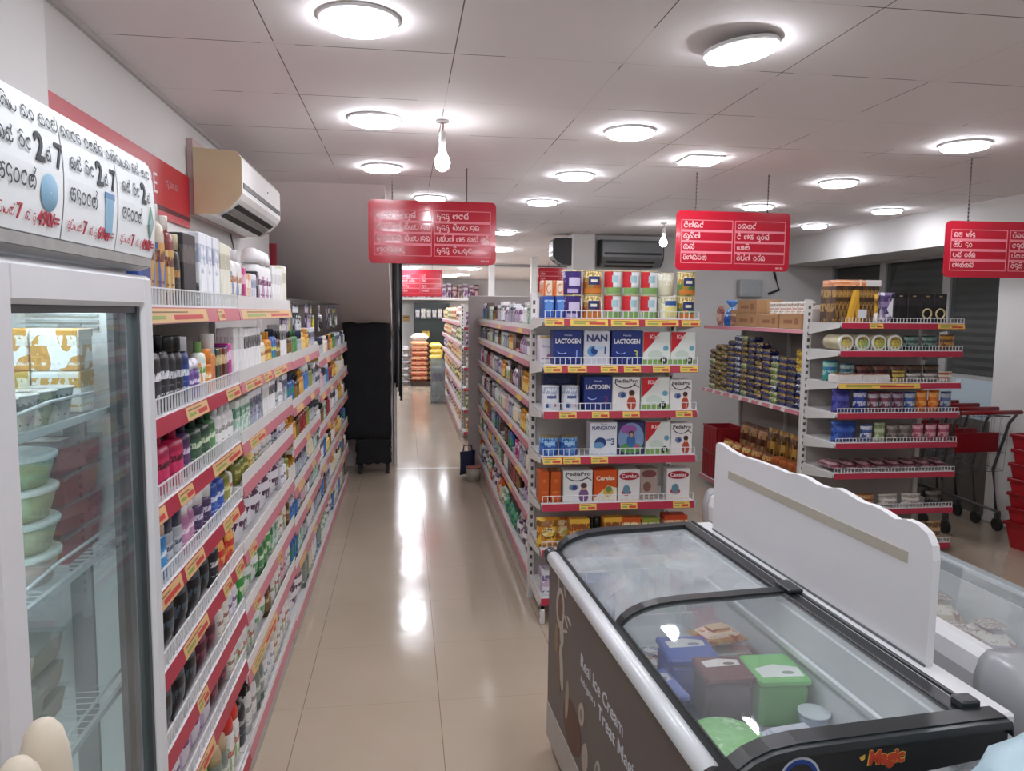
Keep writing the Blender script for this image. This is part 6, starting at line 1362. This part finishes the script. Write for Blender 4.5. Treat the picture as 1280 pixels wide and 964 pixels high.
# ------------------------------------------------------------------ things on the floor at the far end of the gondola
t = thing('shopping_bag', 'dark navy cloth bag on the floor at far end of gondola', 'bag', TR(.66, 7.98, 0)); MB().pillow(.2, .12, .02, .27, P('1f2748', .7, var=.2), wav=.2).xf(Matrix.Rotation(R(30), 4, 'Z')).build('bag', t); MB().tube([(-.05, 0, .25), (-.04, 0, .33), (.04, 0, .33), (.05, 0, .25)], .008, P('2a3358')).build('handle', t)
simple('floor_bucket', 'pale bucket on the floor beside the navy bag', 'bucket', TR(.70, 7.72, 0), [('bucket', MB().lathe([(.06, 0), (.075, .14)], P('b9b4a4', .4), n=18), None), ('rim', MB().lathe([(.079, .1405), (.079, .15)], P('a4543c', .4), n=18), None)])

# ------------------------------------------------------------------ far gondola goods
FPK = [('a83a2c', 'e8d8b0', 'd8a03c'), ('d8b84a', '7a3a1c', 'e8d890'), ('d8d0c4', '8a5a44', 'e8e4dc'), ('7a4a7a', 'd8c8d8', '5a2a5c'), ('8f9a4a', 'e0dcb0', '6a7a34'), ('c87a34', 'f0e0b8', 'a8502a')]
FPN = ['red', 'yellow', 'pale', 'violet', 'olive', 'orange']
FM = [K(FPN[k], 'grocery packet', '', .2, .12, .24, *FPK[k], 1) for k in range(6)]
for k, z in enumerate(FZ):
    g = .24 if k == 0 else FZ[k-1]-.04-z-.02
    r_ = rnd.sample(FM, 4); fill(FF, .1, FL_-.1, z, g, [(r_[0], 3), (r_[1], 3), (r_[2], 3), (r_[3], 3)], '%s shelf of far passage gondola' % SHN[k], 'far', flat=True, just=True, y=.02)
FM2 = [K(FPN[k], 'grocery packet', '', .1, .08, .2, *FPK[(k+2) % 6], 1) for k in range(6)]
for k, z in enumerate(HZ):
    g = .2 if k == 0 else HZ[k-1]-.04-z-.02
    r_ = rnd.sample(FM2, 3); fill(HF, .03, .6, z, g, [(r_[0], 2), (r_[1], 2), (r_[2], 1)], '%s shelf of far passage endcap' % SHN[k], 'lr', flat=True, just=True, y=.02)
simple('acrylic_bin', 'clear-sided display bin standing at the far passage gondola', 'bin', TR(.62, 14.6, 0), [('bin', walls(-.14, .14, -.14, .14, .02, .85, .008, GLASS((220, 228, 228), .2)), None), ('base', MB().box(-.15, .15, -.15, .15, 0, .02, P('777')), None), ('goods', MB().box(-.12, .12, -.12, .12, .021, .7, PRN('cfc8c4', '7a5a8a', 'e0dcd8'), .02), None)])
# rice sacks on a pallet
t = thing('pallet', 'dark wooden pallet under the red and yellow sack stacks', 'pallet', TR(.13, 17.85, 0)); mb = MB()
for k in range(6): mb.box(.0+.14*k, .11+.14*k, 0, .7, .1, .12, P('4a3a30', .8))
for y in (0, .3, .6): mb.box(0, .81, y, y+.1, 0, .1, P('41342b', .8))
mb.build('boards', t)
def sack(label, x, y, z, w_, d_, h_, col, ik, grp):
    mb = MB().box(-w_/2, w_/2, -d_/2, d_/2, 0, h_, PRN(col, ik, None, .6, 1), h_*.42)
    simple('rice_sack', label, 'sack', TR(x, y, z, rnd.uniform(-2, 2)), [('sack', mb, None), ('seam', MB().box(-w_/2-.012, -w_/2+.004, -d_*.4, d_*.4, h_*.45, h_*.55, P(col, .7)).box(w_/2-.004, w_/2+.012, -d_*.4, d_*.4, h_*.45, h_*.55, P(col, .7)), None)], grp)
for k in range(8): sack('red-brown rice sack in the left far stack, %s from the pallet' % ORDN[k].replace('nearest', 'first'), .335, 18.15, .121+.118*k, .41, .55, .116, ('a8442c', 'b24c30')[k % 2] if k < 7 else 'd08a5c', 'd8b890', 'red-brown rice sacks on the pallet')
sack('white rice sack on top of the red-brown sack stack', .345, 18.15, .121+.118*8, .40, .5, .17, 'e4e0d6', 'b9b4a8', None)
for k in range(7): sack('yellow rice sack in the right far stack, %s from the pallet' % ORDN[k].replace('nearest', 'first'), .72, 18.15, .121+.128*k, .30, .55, .126, 'd8b41c' if k % 2 else 'e0c02c', 'f0e8b0', 'yellow rice sacks on the pallet')
for k in range(6): sack('silver-grey bag in the small far stack left of sacks, %s from floor' % ORDN[k].replace('nearest', 'first'), .02, 18.3, .155*k, .22, .4, .153, 'b9b7b6', '8a8886', 'silver-grey bags in the far stack')
# dark far cabinet
t = thing('display_cabinet', 'dark green-black wall cabinet with two yellow notices at far end', 'cabinet', TR(.24, 20.05, 0))
MB().box(0, .92, 0, .5, .05, 1.98, P('1c2422', .5)).build('cabinet', t); dd = MB().box(.03, .89, -.012, -.001, .12, 1.55, P('1f2a28', .35), .004).build('door', t)
MB().box(.45, .455, -.014, -.0115, .12, 1.55, P('0e1413')).box(.03, .89, -.014, -.0115, .82, .83, P('0e1413')).build('door_gap', dd)
for (x, z) in ((.2, 1.1), (.55, .62)): MB().box(x, x+.2, -.016, -.0125, z, z+.15, PRN('d0b040', '6a4a1c', None, .5, 2)).build('notice', t, label='yellow notice')
for k in range(6):
    mb = MB().box(-.055, .055, -.02, .02, 0, .26, PRN(('3a4a6a', 'b8b0a4', '5a6a5a', '2a3a5a', 'a89a8a', '44504a')[k], 'd8d4cc', '7a6a8a'), .004).box(-.045, .045, -.024, -.019, .05, .15, P('c9c4bc'))
    tag(mb.build('magazine', None, TR(.33+.145*k, 20.03, 1.575, 0)), 'small magazine at top of dark far cabinet, %s from left' % ('first', 'second', 'third', 'fourth', 'fifth', 'sixth')[k], 'magazine', 'magazines on the dark far cabinet')
struct('trim_11', MB().box(.26, 1.14, 19.99, 20.05, 1.55, 1.572, P('2a2f2d')))
for k in range(14):
    c = [('d8d0d4', '6a2a5a', '4a1a4a'), ('3a3034', 'd8a8b0', '8a3a4a'), ('c8b8b0', '5a4a44', '9a5a4a'), ('e4e0e0', '7a3a7a', 'c8a8c8')][k % 4]
    tag(MB().box(-.065, .065, -.08, .08, 0, .32+.03*(k % 3), PRN(*c, .4, 1), .006).box(-.03, .03, -.084, -.079, .05, .12, P(c[1])).build('detergent_box', None, TR(.0+.145*k, 20.3, 2.131, 0)), 'patterned detergent box on the far ledge, %s from left' % (ORDN[k].replace('nearest', 'first')), 'box', 'boxes along the far white ledge')
simple('wall_notice', 'small yellow notice on the white far wall by cabinet', 'notice', TR(.02, 20.59, 1.5), [('sheet', MB().box(-.08, .1, -.004, 0, 0, .14, PRN('c9a060', '6a4a2c')), None), ('frame', MB().box(-.09, .11, -.003, 0, -.01, 0, P('a88a5a')).box(-.09, .11, -.003, 0, .14, .15, P('a88a5a')), None)])

# ------------------------------------------------------------------ trolleys and baskets by the shutters
TW = P('6a6a6c', .35, .7); TRED = P('8f1520', .4)
def trolley(label, M):
    t = thing('shopping_trolley', label, 'shopping trolley', M, 'nested shopping trolleys')
    # local: x right, handle towards +y end, basket narrows forward (-y)
    bk = MB(); lo, hi = .50, .95
    def P3(u, v, zf): w_ = .18+.08*v; return ((2*u-1)*(w_+.03*zf), -.42+.80*v, lo+(hi-.06*(1-v)-lo)*zf+.08*(1-v)*(1-zf))
    for k in range(13):
        v = k/12
        for u in (0, 1): bk.rod(P3(u, v, 0), P3(u, v, 1), .002, TW)
        bk.rod(P3(0, v, 0), P3(1, v, 0), .002, TW)
    for k in range(8):
        u = k/7
        for v in (0, 1): bk.rod(P3(u, v, 0), P3(u, v, 1), .002, TW)
        bk.rod(P3(u, 0, 0), P3(u, 1, 0), .002, TW)
    for zf in (0, .33, .66, 1):
        r_ = .005 if zf == 1 else .0025
        bk.tube([P3(0, 0, zf), P3(1, 0, zf), P3(1, 1, zf), P3(0, 1, zf)], r_, TW, n=6, closed=True)
    bk.build('basket', t)
    fr = MB()
    for s_ in (-1, 1):
        fr.tube([(s_*.25, .50, 1.0), (s_*.25, .42, .9), (s_*.24, .3, .5), (s_*.24, .36, .16)], .012, TW)
        fr.tube([(s_*.24, .40, .16), (s_*.20, -.40, .2), (s_*.19, -.42, .13)], .012, TW)
    fr.tube([(-.2, -.40, .2), (.2, -.40, .2)], .01, TW); fr.build('chassis', t)
    for s_ in (-1, 1):
        for y, q in ((.38, .24), (-.43, .19)): MB().lathe([(.045, -.014), (.055, -.01), (.055, .01), (.045, .014)], P('2a2a2a', .5), n=16).xf(TR(s_*q, y, .0555, 0, 0, 90)).box(s_*q-.02, s_*q+.02, y-.012, y+.012, .1, .15, TW).build('wheel', t)
    MB().tube([(-.27, .51, 1.0), (.27, .51, 1.0)], .017, TRED, n=12).build('handle', t, label='red handle bar')
    MB().box(-.2, .2, .375, .385, .66, .82, TRED, .004).build('child_flap', t, label='red flap')
    return t
for k in range(4): trolley('red-handled wire shopping trolley, %s of four nested by the shutters' % ('nearest', 'second', 'third', 'farthest')[k], TR(4.56+.01*k, 5.83+.24*k, 0, 180+(1.5, -1, 1, -1.5)[k]))
for k in range(7):
    mb = MB(); z = 0
    prof = [(-.2, 0), (-.235, .2)]
    def sec(sx, sy, zz): return [(-sx, -sy, zz), (sx, -sy, zz), (sx, sy, zz), (-sx, sy, zz)]
    a = mb.add(sec(.17, .12, 0)); b_ = mb.add(sec(.205, .15, .2)); c = mb.add(sec(.2, .145, .2)); d_ = mb.add(sec(.165, .115, .006))
    RM = P('a81c26', .35, var=.06)
    for (p, q) in ((a, b_), (b_, c), (c, d_)):
        for j in range(4): mb.face((p+j, p+(j+1) % 4, q+(j+1) % 4, q+j), RM)
    mb.face([a+j for j in range(4)], RM); mb.face([d_+j for j in range(4)], RM)
    rb = MB()
    for sx in (-1, 1): rb.box(sx*.212-.008, sx*.212+.008, -.155, .155, .18, .205, P('8f141e', .35), .003)
    rb.box(-.21, .21, -.163, -.148, .18, .205, P('8f141e', .35), .003).box(-.21, .21, .148, .163, .18, .205, P('8f141e', .35), .003)
    simple('shopping_basket', 'red plastic shopping basket, %s of the stack cut by right edge' % ('lowest', 'second', 'third', 'fourth', 'fifth', 'sixth', 'topmost')[k], 'basket', TR(4.76+.006*(k % 3), 4.95, .112*k, 10+(3 if k % 2 else -3)), [('basket', mb, None), ('rim', rb, None)], 'stacked red shopping baskets')
